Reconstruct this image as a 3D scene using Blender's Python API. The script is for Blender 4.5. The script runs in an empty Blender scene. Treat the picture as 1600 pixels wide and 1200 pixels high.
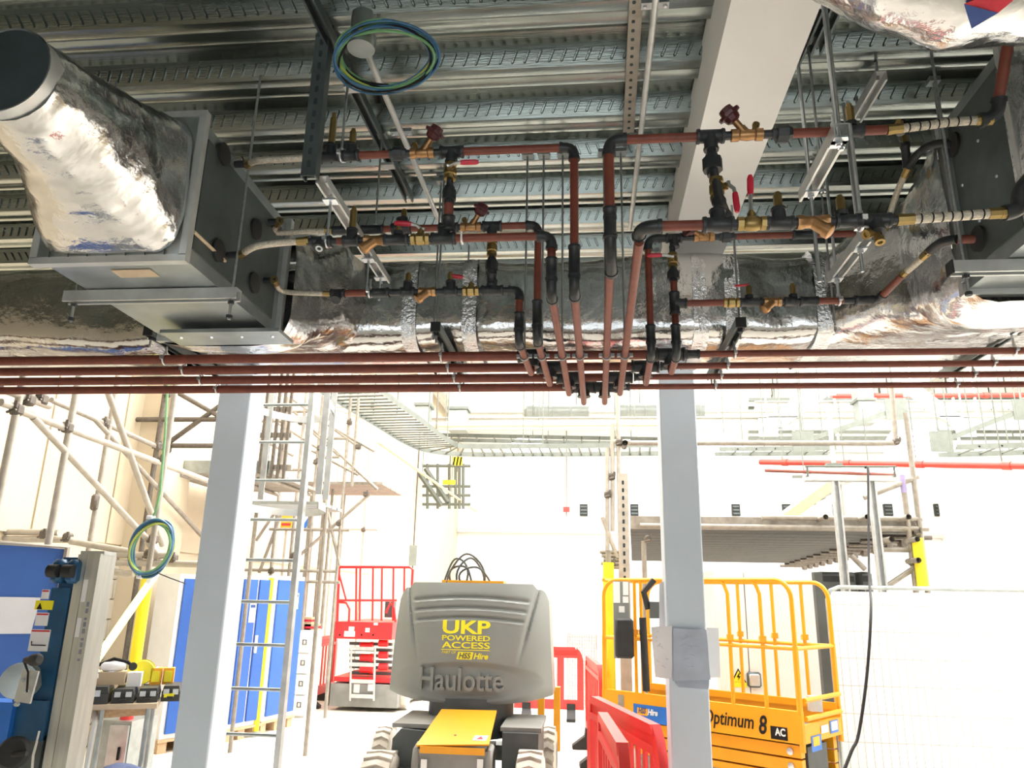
import bpy, bmesh, math, random
from mathutils import Vector, Matrix, noise
V = Vector
random.seed(7)
SC = bpy.context.scene
COL = SC.collection
# ------------------------------------------------------------------ camera
CAM = V((0, 0, 1.65)); FPX = 1180.0
_y, _p, _r = [math.radians(a) for a in (5.8, 15.8, 1.2)]
FW = V((-math.sin(_y)*math.cos(_p), math.cos(_y)*math.cos(_p), math.sin(_p)))
_r0 = V((math.cos(_y), math.sin(_y), 0)); _u0 = _r0.cross(FW)
RT = _r0*math.cos(_r) + _u0*math.sin(_r); UP = _u0*math.cos(_r) - _r0*math.sin(_r)
cd = bpy.data.cameras.new('camera'); cam = bpy.data.objects.new('camera', cd); COL.objects.link(cam)
cd.sensor_width = 36; cd.lens = FPX/1600*36; cd.clip_end = 200; cd.clip_start = .05
m3 = Matrix((RT, UP, -FW)).transposed()
cam.matrix_world = Matrix.Translation(CAM) @ m3.to_4x4()
SC.camera = cam
# survey helpers: the point a sight line of the photograph meets at a known distance / height / side plane
def _ray(x, y): return FW*FPX + RT*(x-800) - UP*(y-600)
def W(x, y, Y): d = _ray(x, y); return CAM + d*(Y/d.y)
def WZ(x, y, z): d = _ray(x, y); return CAM + d*((z-CAM.z)/d.z)
def WX(x, y, X): d = _ray(x, y); return CAM + d*(X/d.x)
# ------------------------------------------------------------------ world, light, exposure
SC.view_settings.view_transform = 'Standard'; SC.view_settings.look = 'None'
SC.view_settings.gamma = 1; SC.view_settings.use_curve_mapping = False
SC.view_settings.exposure = -0.02
wd = bpy.data.worlds.new('world'); SC.world = wd; wd.use_nodes = True
bg = wd.node_tree.nodes['Background']; bg.inputs[0].default_value = (.89, .94, .95, 1); bg.inputs[1].default_value = 2.6
def area_light(name, loc, sx, sy, power, col=(1, 1, 1), rot=(0, 0, 0)):
    l = bpy.data.lights.new(name, 'AREA'); l.shape = 'RECTANGLE'; l.size = sx; l.size_y = sy; l.energy = power; l.color = col
    o = bpy.data.objects.new(name, l); o.location = loc; o.rotation_euler = rot; COL.objects.link(o); return o
# unseen doorway, added so the world lights the deck from behind the camera (portal: sampling aid only, gives no light itself)
pt = area_light('doorway', (.4, -3.15, 1.2), 6.0, 2.4, 1, rot=(math.radians(90), 0, math.radians(180))); pt.data.cycles.is_portal = True
# added area lights brightening the hall from under its roof, out of view
area_light('hall_fill', (-1.0, 11.5, 8.3), 7, 9, 2500, (1, .985, .95))
area_light('hall_fill', (8.0, 13, 8.3), 7, 11, 2900, (1, .985, .95))
area_light('hall_fill', (3.0, 25, 8.3), 16, 9, 2300, (1, .985, .95))
# ------------------------------------------------------------------ materials
MATS = {}
def mat(name, col, rough=.5, metal=0.0, var=.12, scale=8.0, bump=0.0, bscale=30.0, emit=0.0, stretch=None, rvar=0.0, spec=.5, alpha=1.0, dirt=None):
    if name in MATS: return MATS[name]
    m = bpy.data.materials.new(name); m.use_nodes = True; nt = m.node_tree; N = nt.nodes; L = nt.links
    b = N['Principled BSDF']; tc = N.new('ShaderNodeTexCoord'); mp = N.new('ShaderNodeMapping'); L.new(tc.outputs['Object'], mp.inputs[0])
    if stretch: mp.inputs['Scale'].default_value = stretch
    n = N.new('ShaderNodeTexNoise'); n.inputs['Scale'].default_value = scale; n.inputs['Detail'].default_value = 6; L.new(mp.outputs[0], n.inputs['Vector'])
    cr = N.new('ShaderNodeValToRGB'); cr.color_ramp.elements[0].position = .3; cr.color_ramp.elements[1].position = .7
    lo = dirt if dirt else [max(0, c*(1-var)) for c in col]; hi = [min(1, c*(1+var*.6)) for c in col]
    cr.color_ramp.elements[0].color = (*lo, 1); cr.color_ramp.elements[1].color = (*hi, 1)
    L.new(n.outputs['Fac'], cr.inputs[0]); L.new(cr.outputs[0], b.inputs['Base Color'])
    b.inputs['Metallic'].default_value = metal; b.inputs['Roughness'].default_value = rough
    b.inputs['Specular IOR Level'].default_value = spec
    if rvar:
        mr = N.new('ShaderNodeMapRange'); mr.inputs[3].default_value = max(.03, rough-rvar); mr.inputs[4].default_value = min(1, rough+rvar)
        L.new(n.outputs['Fac'], mr.inputs[0]); L.new(mr.outputs[0], b.inputs['Roughness'])
    if bump:
        n2 = N.new('ShaderNodeTexNoise'); n2.inputs['Scale'].default_value = bscale; n2.inputs['Detail'].default_value = 5; L.new(mp.outputs[0], n2.inputs['Vector'])
        bp = N.new('ShaderNodeBump'); bp.inputs['Strength'].default_value = bump; bp.inputs['Distance'].default_value = .02
        L.new(n2.outputs['Fac'], bp.inputs['Height']); L.new(bp.outputs[0], b.inputs['Normal'])
    if emit:
        b.inputs['Emission Color'].default_value = (*col, 1); b.inputs['Emission Strength'].default_value = emit
    if alpha < 1: b.inputs['Alpha'].default_value = alpha
    MATS[name] = m; return m
mat('deck', (.285, .32, .305), .25, .95, .25, 2.2, .06, 40, stretch=(.35, 4, 4), rvar=.12)
mat('galv', (.38, .42, .43), .38, .85, .22, 9, rvar=.12)
mat('galv_light', (.60, .62, .62), .42, .6, .15, 12)
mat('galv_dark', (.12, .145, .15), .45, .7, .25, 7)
mat('foil', (.66, .665, .67), .17, 1, .07, 5, .3, 17, rvar=.08)
mat('foil_tape', (.86, .87, .9), .16, 1, .05, 9, .5, 60)
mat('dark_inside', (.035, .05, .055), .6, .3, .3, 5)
mat('beam_white', (.86, .86, .86), .55, 0, .04, 3)
mat('column_grey', (.64, .73, .84), .5, 0, .05, 2.5, .05, 60)
mat('red_pipe', (.175, .042, .025), .5, 0, .2, 30)
mat('black_iron', (.028, .032, .036), .42, .2, .3, 40)
mat('brass', (.30, .215, .085), .35, .9, .15, 30)
mat('bronze', (.38, .215, .10), .38, .85, .2, 30)
mat('maroon', (.075, .012, .016), .4, 0, .15, 20)
mat('red_grip', (.55, .02, .05), .4, 0, .1, 20)
mat('braid', (.62, .57, .48), .45, .5, .3, 120, .4, 220)
mat('zinc', (.62, .66, .70), .3, .9, .12, 40)
mat('steel_rod', (.38, .40, .41), .4, .8, .2, 60)
mat('scaf', (.34, .31, .27), .55, .45, .2, 14)
mat('scaf_light', (.50, .46, .40), .55, .3, .15, 14)
mat('coupler', (.15, .13, .11), .55, .5, .25, 30)
mat('board', (.33, .30, .26), .8, 0, .3, 12, stretch=(1, 6, 1))
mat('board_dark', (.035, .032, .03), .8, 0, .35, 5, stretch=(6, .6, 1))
mat('floor', (.74, .69, .60), .45, 0, .08, 1.2)
mat('wall_cream', (.64, .55, .41), .7, 0, .05, 1.5)
mat('wall_white', (.86, .86, .85), .7, 0, .03, 1)
mat('blockwork', (.60, .56, .47), .8, 0, .06, 6)
mat('blue', (.025, .115, .46), .4, 0, .1, 3)
mat('blue_panel', (.05, .15, .50), .45, 0, .15, 2)
mat('machine_blue', (.012, .085, .20), .4, .1, .25, 9)
mat('bright_blue', (.02, .16, .60), .4, 0, .15, 10)
mat('white', (.84, .84, .83), .5, 0, .04, 6)
mat('paper', (.82, .82, .86), .8, 0, .06, 4)
mat('paper_blue', (.48, .54, .66), .8, 0, .14, 9)
mat('ink', (.25, .27, .34), .8)
mat('ink_faint', (.50, .52, .60), .8)
mat('alu', (.60, .61, .58), .4, .6, .12, 8, stretch=(6, 6, .5))
mat('lift_yellow', (.84, .36, .006), .4, 0, .06, 5)
mat('bright_yellow', (.92, .80, .03), .5, 0, .06, 5)
mat('logo_yellow', (.92, .82, .02), .5)
mat('red_plastic', (.80, .055, .05), .42, 0, .08, 6)
mat('red_paint', (.78, .03, .035), .4, 0, .08, 6)
mat('boom_grey', (.24, .255, .245), .38, 0, .06, 3)
mat('boom_dark', (.075, .085, .085), .5, 0, .2, 6)
mat('chassis_grey', (.26, .26, .245), .5, 0, .2, 5)
mat('tyre', (.62, .57, .50), .85, 0, .2, 9, dirt=(.40, .36, .31))
mat('rubber', (.014, .015, .016), .6, 0, .3, 20)
mat('wood', (.58, .40, .24), .75, 0, .2, 10, stretch=(1, 8, 8))
mat('ply', (.60, .48, .34), .75, 0, .2, 8)
mat('cardboard', (.52, .40, .26), .8, 0, .1, 8)
mat('case_black', (.045, .045, .04), .5, 0, .3, 10)
mat('orange', (.90, .42, .02), .5)
mat('sticker_red', (.62, .03, .05), .5)
mat('sticker_blue', (.02, .06, .26), .5)
mat('lilac', (.35, .30, .52), .5)
mat('wire_green', (.16, .36, .16), .45, 0, .3, 10)
mat('wire_yellow', (.45, .52, .10), .45, 0, .3, 10)
mat('wire_blue', (.05, .15, .28), .45, 0, .3, 10)
mat('cable', (.014, .012, .014), .6, spec=.2)
mat('hall_steel', (.55, .55, .51), .6, 0, .05, 3)
mat('hall_tray', (.15, .165, .145), .5, .4, .15, 8)
mat('hall_duct', (.27, .30, .29), .45, .4, .12, 4)
mat('sprinkler_red', (.50, .045, .03), .5, 0, .12, 8)
mat('lamp_glow', (1, 1, .97), .5, emit=9)
mat('tube_glow', (1, .88, .22), .5, emit=4.5)
mat('mesh_wire', (.42, .39, .35), .5, .4)
mat('sheet_white', (.88, .88, .88), .7, 0, .03, 2)
mat('navy', (.05, .08, .20), .6, 0, .2, 12)
def translucent(m, f):
    nt = m.node_tree; b = nt.nodes['Principled BSDF']; t = nt.nodes.new('ShaderNodeBsdfTranslucent'); x = nt.nodes.new('ShaderNodeMixShader'); x.inputs[0].default_value = f
    t.inputs[0].default_value = (.9, .9, .9, 1); nt.links.new(b.outputs[0], x.inputs[1]); nt.links.new(t.outputs[0], x.inputs[2]); nt.links.new(x.outputs[0], nt.nodes['Material Output'].inputs[0])
translucent(MATS['sheet_white'], .5)
# ------------------------------------------------------------------ mesh builder
def _frame(d):
    d = d.normalized(); a = V((0, 0, 1)) if abs(d.z) < .9 else V((1, 0, 0))
    u = d.cross(a).normalized(); return u, d.cross(u).normalized()
class MB:
    def __init__(s): s.v = []; s.f = []
    def add(s, vs, fs):
        k = len(s.v); s.v += [tuple(v) for v in vs]; s.f += [tuple(i+k for i in f) for f in fs]; return s
    def box(s, c, d, R=None):
        hx, hy, hz = d[0]/2, d[1]/2, d[2]/2
        P = [V((x, y, z)) for x in (-hx, hx) for y in (-hy, hy) for z in (-hz, hz)]
        if R is not None: P = [R @ p for p in P]
        c = V(c)
        return s.add([p+c for p in P], [(0, 1, 3, 2), (4, 6, 7, 5), (0, 4, 5, 1), (2, 3, 7, 6), (0, 2, 6, 4), (1, 5, 7, 3)])
    def bb(s, a, b): return s.box([(a[i]+b[i])/2 for i in range(3)], [abs(b[i]-a[i]) for i in range(3)])
    def bevbox(s, c, d, b, R=None):      # box with all vertical/horizontal edges chamfered
        hx, hy, hz = d[0]/2, d[1]/2, d[2]/2; P = []
        for sx in (-1, 1):
            for sy in (-1, 1):
                for sz in (-1, 1):
                    P += [V((sx*(hx-b), sy*(hy-b), sz*hz)), V((sx*(hx-b), sy*hy, sz*(hz-b))), V((sx*hx, sy*(hy-b), sz*(hz-b)))]
        if R is not None: P = [R @ p for p in P]
        bm = bmesh.new()
        for p in P: bm.verts.new(p)
        bmesh.ops.convex_hull(bm, input=bm.verts); bm.verts.index_update(); bm.verts.ensure_lookup_table()
        bmesh.ops.dissolve_limit(bm, angle_limit=.01, verts=bm.verts[:], edges=bm.edges[:])
        bm.verts.index_update(); c = V(c)
        s.add([v.co+c for v in bm.verts], [[v.index for v in f.verts] for f in bm.faces]); bm.free(); return s
    def tube(s, a, b, r, n=10, r2=None, cap=True):
        a, b = V(a), V(b); u, w = _frame(b-a); r2 = r if r2 is None else r2; P = []
        for c, rr in ((a, r), (b, r2)):
            P += [c+(u*math.cos(t)+w*math.sin(t))*rr for t in (2*math.pi*i/n for i in range(n))]
        F = [(i, (i+1) % n, n+(i+1) % n, n+i) for i in range(n)]
        if cap: F += [tuple(range(n-1, -1, -1)), tuple(range(n, 2*n))]
        return s.add(P, F)
    def lathe(s, a, d, prof, n=16, cap=True):   # prof: (distance along d, radius)
        a, d = V(a), V(d).normalized(); u, w = _frame(d); P = []
        for t, r in prof: P += [a+d*t+(u*math.cos(q)+w*math.sin(q))*r for q in (2*math.pi*i/n for i in range(n))]
        F = [(j*n+i, j*n+(i+1) % n, (j+1)*n+(i+1) % n, (j+1)*n+i) for j in range(len(prof)-1) for i in range(n)]
        if cap: F += [tuple(range(n-1, -1, -1)), tuple(range((len(prof)-1)*n, len(prof)*n))]
        return s.add(P, F)
    def path(s, pts, r, n=8, closed=False):
        pts = [V(p) for p in pts]; m = len(pts); P = []; rr = r if isinstance(r, (list, tuple)) else [r]*m
        u = None
        for i in range(m):
            a = pts[(i-1) % m] if (closed or i > 0) else pts[i]; b = pts[(i+1) % m] if (closed or i < m-1) else pts[i]
            d = (b-a).normalized()
            if u is None: u, w = _frame(d)
            else:
                u = (u-d*u.dot(d)).normalized(); w = d.cross(u)
            P += [pts[i]+(u*math.cos(q)+w*math.sin(q))*rr[i] for q in (2*math.pi*k/n for k in range(n))]
        F = []
        for j in range(m if closed else m-1):
            j2 = (j+1) % m; F += [(j*n+i, j*n+(i+1) % n, j2*n+(i+1) % n, j2*n+i) for i in range(n)]
        if not closed: F += [tuple(range(n-1, -1, -1)), tuple(range((m-1)*n, m*n))]
        return s.add(P, F)
    def prism(s, poly, o, ux, uy, h):     # polygon (2d) in plane o+ux*x+uy*y, extruded by vector h
        o, ux, uy, h = V(o), V(ux), V(uy), V(h); n = len(poly)
        A = [o+ux*p[0]+uy*p[1] for p in poly]
        return s.add(A+[p+h for p in A], [tuple(range(n-1, -1, -1)), tuple(range(n, 2*n))]+[(i, (i+1) % n, n+(i+1) % n, n+i) for i in range(n)])
    def grid(s, rows, closed=False):      # rows of points
        m = len(rows[0]); P = [p for r in rows for p in r]; q = m if closed else m-1
        return s.add(P, [(j*m+i, j*m+(i+1) % m, (j+1)*m+(i+1) % m, (j+1)*m+i) for j in range(len(rows)-1) for i in range(q)])
    def chan(s, a, b, up, w=.041, h=.041, t=.004, lip=.008):   # strut channel a->b, open side away from 'up'
        a, b = V(a), V(b); d = (b-a).normalized(); up = V(up); up = (up-d*up.dot(d)).normalized(); sd = d.cross(up)
        pr = [(-w/2, h), (w/2, h), (w/2, 0), (w/2-lip, 0), (w/2-lip, t), (w/2-t, t), (w/2-t, h-t), (-w/2+t, h-t), (-w/2+t, t), (-w/2+lip, t), (-w/2+lip, 0), (-w/2, 0)]
        n = len(pr); P = [e+sd*x+up*y for e in (a, b) for x, y in pr]
        F = [(i, (i+1) % n, n+(i+1) % n, n+i) for i in range(n)]
        for k in (0, n):
            F += [(k, k+1, k+6, k+7), (k+1, k+2, k+5, k+6), (k+2, k+3, k+4, k+5), (k, k+7, k+8, k+11), (k+8, k+9, k+10, k+11)]
        return s.add(P, F)
    def mesh(s, name, m):
        me = bpy.data.meshes.new(name); me.from_pydata(s.v, [], s.f); me.materials.append(MATS[m])
        bm = bmesh.new(); bm.from_mesh(me); bmesh.ops.recalc_face_normals(bm, faces=bm.faces); bm.to_mesh(me); bm.free()
        for p in me.polygons: p.use_smooth = True
        me.set_sharp_from_angle(angle=math.radians(38)); return me
    def build(s, name, m, parent=None):
        return put(name, s.mesh(name, m), parent)
WLOC = {}
def put(name, me, parent=None, loc=None):
    o = bpy.data.objects.new(name, me); COL.objects.link(o)
    if parent:
        o.parent = parent
        if loc is not None: o.location = loc
        elif parent.name in WLOC: o.location = -WLOC[parent.name]
    elif loc is not None: o.location = loc
    return o
def tag(o, label, cat, group=None):
    o['label'] = label; o['category'] = cat
    if group: o['group'] = group
    return o
def thing(name, label, cat, loc=(0, 0, 0), group=None, rotz=0.0, local=False):
    o = bpy.data.objects.new(name, None); COL.objects.link(o); o.location = loc; o.rotation_euler = (0, 0, rotz); o.empty_display_size = .1
    if not local: WLOC[o.name] = V(loc)
    return tag(o, label, cat, group)
def struct(o): o['kind'] = 'structure'; return o
def stuff(o): o['kind'] = 'stuff'; return o
def text_mesh(txt, size, ext=.002, bold=0.0, shear=0.0, sx=1.0):
    c = bpy.data.curves.new('lettering', 'FONT'); c.body = txt; c.size = size; c.extrude = ext; c.offset = bold; c.shear = shear
    c.align_x = 'CENTER'; c.align_y = 'CENTER'; c.resolution_u = 3
    o = bpy.data.objects.new('lettering', c); COL.objects.link(o)
    dg = bpy.context.evaluated_depsgraph_get(); dg.update()
    me = bpy.data.meshes.new_from_object(o.evaluated_get(dg)); bpy.data.objects.remove(o); bpy.data.curves.remove(c)
    if sx != 1.0:
        for v in me.vertices: v.co.x *= sx
    return me
def letters(name, txt, size, o, ux, uy, m, parent, ext=.002, bold=0.0, shear=0.0, sx=1.0, bend=None, fit=None):
    """flat lettering laid on a surface: origin o, reading direction ux, letter-up uy"""
    me = text_mesh(txt, size, ext, bold, shear, sx); ux, uy, o = V(ux).normalized(), V(uy).normalized(), V(o); nz = ux.cross(uy)
    if fit:
        xs = [v.co.x for v in me.vertices]; ys = [v.co.y for v in me.vertices]; cx, cy = (min(xs)+max(xs))/2, (min(ys)+max(ys))/2; kx, ky = fit[0]/(max(xs)-min(xs)), fit[1]/(max(ys)-min(ys))
        for v in me.vertices: v.co.x = (v.co.x-cx)*kx; v.co.y = (v.co.y-cy)*ky
    for v in me.vertices:
        c = v.co.copy(); p = o+ux*c.x+uy*c.y+nz*c.z
        v.co = bend(p) if bend else p
    me.name = name; me.materials.clear(); me.materials.append(MATS[m])
    return put(name, me, parent)
def nz3(p, s): return noise.noise_vector(V(p)*s)
# ================================================================== the setting
ZD = 3.6                                                     # underside of the steel deck
o = struct(MB().bb((-5.6, -3, -.2), (14.2, 32.2, 0)).build('floor', 'floor')); o['label'] = 'pale smooth concrete floor of the hall'
def wall(name, a, b, m, label):
    o = struct(MB().bb(a, b).build(name, m)); o['label'] = label; return o
wl = wall('wall_left', (-5.6, -3, 0), (-5.42, 32.2, 8.6), 'wall_cream', 'cream panelled wall behind the scaffolding')
wb = wall('wall_back', (-5.6, 32, 0), (14.2, 32.2, 8.6), 'wall_white', 'white end wall of the hall')
wr = wall('wall_right', (14, 4.5, 0), (14.2, 32.2, 8.6), 'wall_white', 'white side wall far right')
o = struct(MB().bb((-5.6, 4.5, 8.6), (14.2, 32.2, 8.8)).build('ceiling', 'wall_white')); o['label'] = 'high white roof of the hall'
for i, (x, y, sx, sy) in enumerate(((-1, 11.5, 7, 9), (8, 13, 7, 11), (3, 25, 16, 9))):
    m = MB()
    for k in (-1, 1):
        m.bb((x+k*(sx/2+.06)-.05, y-sy/2-.1, 8.36), (x+k*(sx/2+.06)+.05, y+sy/2+.1, 8.6)); m.bb((x-sx/2-.1, y+k*(sy/2+.06)-.05, 8.36), (x+sx/2+.1, y+k*(sy/2+.06)+.05, 8.6))
    struct(m.build('fill_frame_%d' % (i+1), 'hall_steel'))['label'] = 'added frame around a hall fill light under the roof'  # frames made up around the hall fill lights; the roof has no opening
m = MB().bb((-5.6, -3.4, 0), (-2.6, -3.2, 3.9)); m.bb((3.4, -3.4, 0), (7.2, -3.2, 3.9)); m.bb((-2.6, -3.4, 2.4), (3.4, -3.2, 3.9))
struct(m.build('wall_front', 'wall_cream'))['label'] = 'cream wall with wide doorway added for light behind the photographer'  # unseen wall; its opening is put in to light deck and columns
m = MB().bb((-2.68, -3.42, 0), (-2.6, -3.16, 2.48)); m.bb((3.4, -3.42, 0), (3.48, -3.16, 2.48)); m.bb((-2.6, -3.42, 2.4), (3.4, -3.16, 2.48))
struct(m.build('added_door_frame', 'galv'))['label'] = 'steel frame of the doorway added for light'
wall('wall_side', (7, -3.4, 0), (7.2, 4.6, 3.9), 'wall_cream', 'cream side wall of the low bay')
wall('wall_upper', (-5.6, 4.55, 3.69), (14.2, 4.65, 8.8), 'wall_white', 'white wall above the low bay')
wall('wall_return', (7, 4.5, 0), (14.2, 4.65, 3.7), 'wall_white', 'white return wall right of the low bay')
# wall panels with open joints on the left wall, blockwork below
pm = MB().bb((0, 0, 0), (.03, 1.17, 6.0)).mesh('wall_panel', 'wall_cream')
for i in range(12): put('wall_panel', pm, wl, (-5.42, 4.6+i*1.2, 2.15))
bmh = MB().bevbox((.02, .215, .105), (.04, .43, .208), .006).mesh('block', 'blockwork')
for r in range(9):
    for c in range(7): put('block', bmh, wl, (-5.42, 5.6+c*.44+(r % 2)*.22, .02+r*.218))
pil = MB().bb((-5.4, 8.5, 0), (-5.0, 9.1, 6)); struct(pil.build('trim_1', 'wall_cream'))['label'] = 'cream wall pier beside the scaffold'
struct(MB().bb((-5.4, 10.6, 2.0), (-5.1, 10.9, 7)).build('trim_2', 'wall_white'))['label'] = 'white vertical wall casing behind the scaffold'
# row of dark vents and a ledge on the end wall
struct(MB().bb((-5.4, 31.7, 4.25), (14, 32, 4.4)).build('trim_3', 'hall_steel'))['label'] = 'white ledge along the end wall'
for i in range(9):
    p = W(912+i*79.3, 797, 31.9)
    t = thing('wall_vent', '%s dark square vent from the left in the end wall row' % ['first', 'second', 'third', 'fourth', 'fifth', 'sixth', 'seventh', 'eighth', 'ninth'][i], 'vent', (p.x, 31.98, p.z), 'dark vents on the end wall')
    MB().bb((p.x-.16, 31.85, p.z-.24), (p.x+.16, 32, p.z+.24)).build('housing', 'rubber', t)
    for k in range(3): MB().bb((p.x-.13, 31.83, p.z-.17+k*.14), (p.x+.13, 31.86, p.z-.11+k*.14)).build('louvre', 'galv_dark', t)
# ---- steel deck: ribs run left to right
PER = .315; Y0 = 2.125; DEP = .078
prof = [(0, 0), (.044, 0), (.05, .004), (.06, .004), (.066, 0), (.106, 0), (.112, .004), (.128, DEP), (.2, DEP), (.204, DEP-.006), (.216, DEP-.006), (.22, DEP), (.28, DEP)]
rows = []
y = Y0 - 17*PER; k = 0
pts = []
while y < 4.55:
    pts += [(y+a, ZD+b) for a, b in prof]; y += PER
pts.append((y, ZD))
mb = MB(); mb.grid([[V((x, a, b)) for a, b in pts] for x in (-5.42, -2, 1, 3, 7)])
ceil = struct(mb.build('ceiling', 'deck')); ceil['label'] = 'corrugated galvanised steel deck seen from below'
struct(MB().bb((-5.42, -3.2, ZD+DEP+.01), (7, 4.6, ZD+.28)).build('slab', 'hall_steel', ceil)).pop('kind')
for k in range(-2, 7):                                      # slanted stiffening dimples pressed into the webs facing the photographer
    ye = Y0 + k*PER; a = V((0, ye-.035, ZD+DEP)); b = V((0, ye, ZD)); s_ = 1 if k in (0, 3, 6, -1) else -1
    dn = (b-a); nrm = V((0, -dn.z, dn.y)).normalized()
    if nrm.z > 0: nrm = -nrm
    L = dn.length; dn.normalize(); m = MB(); n = 0
    x = -3.6
    while x < 2.9:
        c = V((x, 0, 0))+a+dn*L*.52; ax = (dn+V((1, 0, 0))*.42*s_).normalized(); sd = ax.cross(nrm).normalized()
        h, w = .028, .0055; q = []
        for (f, g) in ((-1, 0), (-.8, 1), (.8, 1), (1, 0), (.8, -1), (-.8, -1)): q.append((f*h, g*w))
        base = [c+ax*p+sd*t for p, t in q]; top = [c+ax*p*.9+sd*t*.5+nrm*.009 for p, t in q]
        m.add(base+top, [(6, 7, 8, 9, 10, 11)]+[(i, (i+1) % 6, 6+(i+1) % 6, 6+i) for i in range(6)])
        x += .047
    stuff(m.build('dimple_row', 'deck', ceil))
# ---- steel frame
t = thing('steel_beam', 'white painted steel beam crossing under the deck toward the right column', 'beam', (.575, 1, 3.38))
MB().bb((.44, -2.5, 3.38), (.71, 4.42, 3.405)).build('bottom_flange', 'beam_white', t)
MB().bb((.44, -2.5, 3.405), (.71, 4.42, 3.66)).build('web_casing', 'beam_white', t)
def column(x0, label):
    t = thing('steel_column', label, 'column', (x0+.1, 4.3, 0))
    MB().bevbox((x0+.1, 4.3, 1.78), (.2, .2, 3.54), .008).build('shaft', 'column_grey', t)
    MB().bb((x0-.08, 4.12, 0), (x0+.28, 4.48, .02)).build('base_plate', 'column_grey', t)
    MB().bb((x0-.02, 4.18, 3.55), (x0+.22, 4.42, 3.6)).build('cap_plate', 'column_grey', t)
    for sx in (-1, 1):
        for sy in (-1, 1): MB().lathe((x0+.1+sx*.14, 4.3+sy*.14, .02), (0, 0, 1), [(0, .015), (.015, .015), (.015, .008), (.04, .008)], 6).build('anchor_bolt', 'zinc', t)
    return t
column(-2.2, 'grey painted square column beside the blue cabinets')
column(.415, 'grey painted square column with papers taped to it')
def sheet(a, b, c, d, label, m, bulge=(0, 0, 0), n=6, marks=None, mt=.0015):
    """curled paper: corner points top-left, top-right, bottom-right, bottom-left"""
    a, b, c, d, bulge = V(a), V(b), V(c), V(d), V(bulge); g = []
    for j in range(n+1):
        v = j/n; l, r = a.lerp(d, v), b.lerp(c, v); g.append([l.lerp(r, i/n)+bulge*(math.sin(math.pi*i/n)*(.4+.6*v))+nz3(l.lerp(r, i/n), 14)*.004 for i in range(n+1)])
    nr = (b-a).cross(d-a).normalized(); nr = nr if nr.y < 0 else -nr
    mb = MB(); mb.grid(g); mb.grid([[p-nr*mt for p in row] for row in g])
    t = thing('paper_sheet', label, 'paper', g[n][n//2])
    mb.build('sheet', m, t)
    for k in range(marks or 0):
        u, v = random.uniform(.12, .7), random.uniform(.1, .85); p = a.lerp(b, u).lerp(d.lerp(c, u), v)+bulge*(math.sin(math.pi*u)*(.4+.6*v))+nr*.006
        q = p+(b-a)*random.uniform(.04, .2)+(d-a)*random.uniform(-.07, .07)
        MB().path([p, p.lerp(q, .5)+(d-a)*random.uniform(-.03, .03), q], .0011, 4).build('pen_mark', 'ink_faint', t)
    return t
sheet(W(1052, 982, 4.185), W(1104, 984, 4.185), W(1110, 1062, 4.185), W(1052, 1064, 4.185), 'bluish crumpled drawing taped across the right column face', 'paper_blue', (0, -.006, 0), marks=14)
sheet(W(1017, 980, 4.24), W(1050, 978, 4.19), W(1050, 1060, 4.19), W(1023, 1058, 4.25), 'white paper sheet sticking out left of the right column', 'paper', (0, -.01, 0), marks=9)
sheet(W(1104, 980, 4.41), W(1123, 981, 4.43), W(1126, 1059, 4.43), W(1108, 1059, 4.41), 'white paper sheet sticking out right of the column', 'paper', (0, -.004, 0))
sheet(W(1030, 911, 4.33), W(1044, 905, 4.33), W(1046, 985, 4.33), W(1030, 985, 4.33), 'tall white paper strip above the taped sheets on the column', 'paper', (0, -.004, 0))
sheet(W(1052, 1060, 4.19), W(1108, 1062, 4.19), W(1107, 1076, 4.185), W(1060, 1074, 4.18), 'small torn clear tape flap under the drawing on the column', 'paper_blue', (0, -.004, 0), 3)
# ================================================================== ducts and air units
def foil_loft(secs, n=40, amp=.006, sc=9.0, sub=6, seam=None):
    """secs: list of (center, half-width vec, half-height vec, exponent); superellipse sections joined, crumpled"""
    rows = []
    for j in range(len(secs)-1):
        A, B = secs[j], secs[j+1]
        for k in range(sub + (1 if j == len(secs)-2 else 0)):
            f = k/sub; row = []
            for i in range(n):
                q = 2*math.pi*i/n; P = []
                for (c, hw, hh, e) in (A, B):
                    ca, sa = math.cos(q), math.sin(q)
                    P.append(V(c)+V(hw)*(math.copysign(abs(ca)**(2/e), ca))+V(hh)*(math.copysign(abs(sa)**(2/e), sa)))
                p = P[0].lerp(P[1], f); c = V(A[0]).lerp(V(B[0]), f); rad = (p-c).normalized()
                w = noise.noise(p*sc)*amp + abs(noise.noise(p*sc*2.7))*amp*.9 + noise.noise(p*2.3)*amp*1.2
                row.append(p+rad*w)
            rows.append(row)
    return MB().grid(rows, closed=True)
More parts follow.
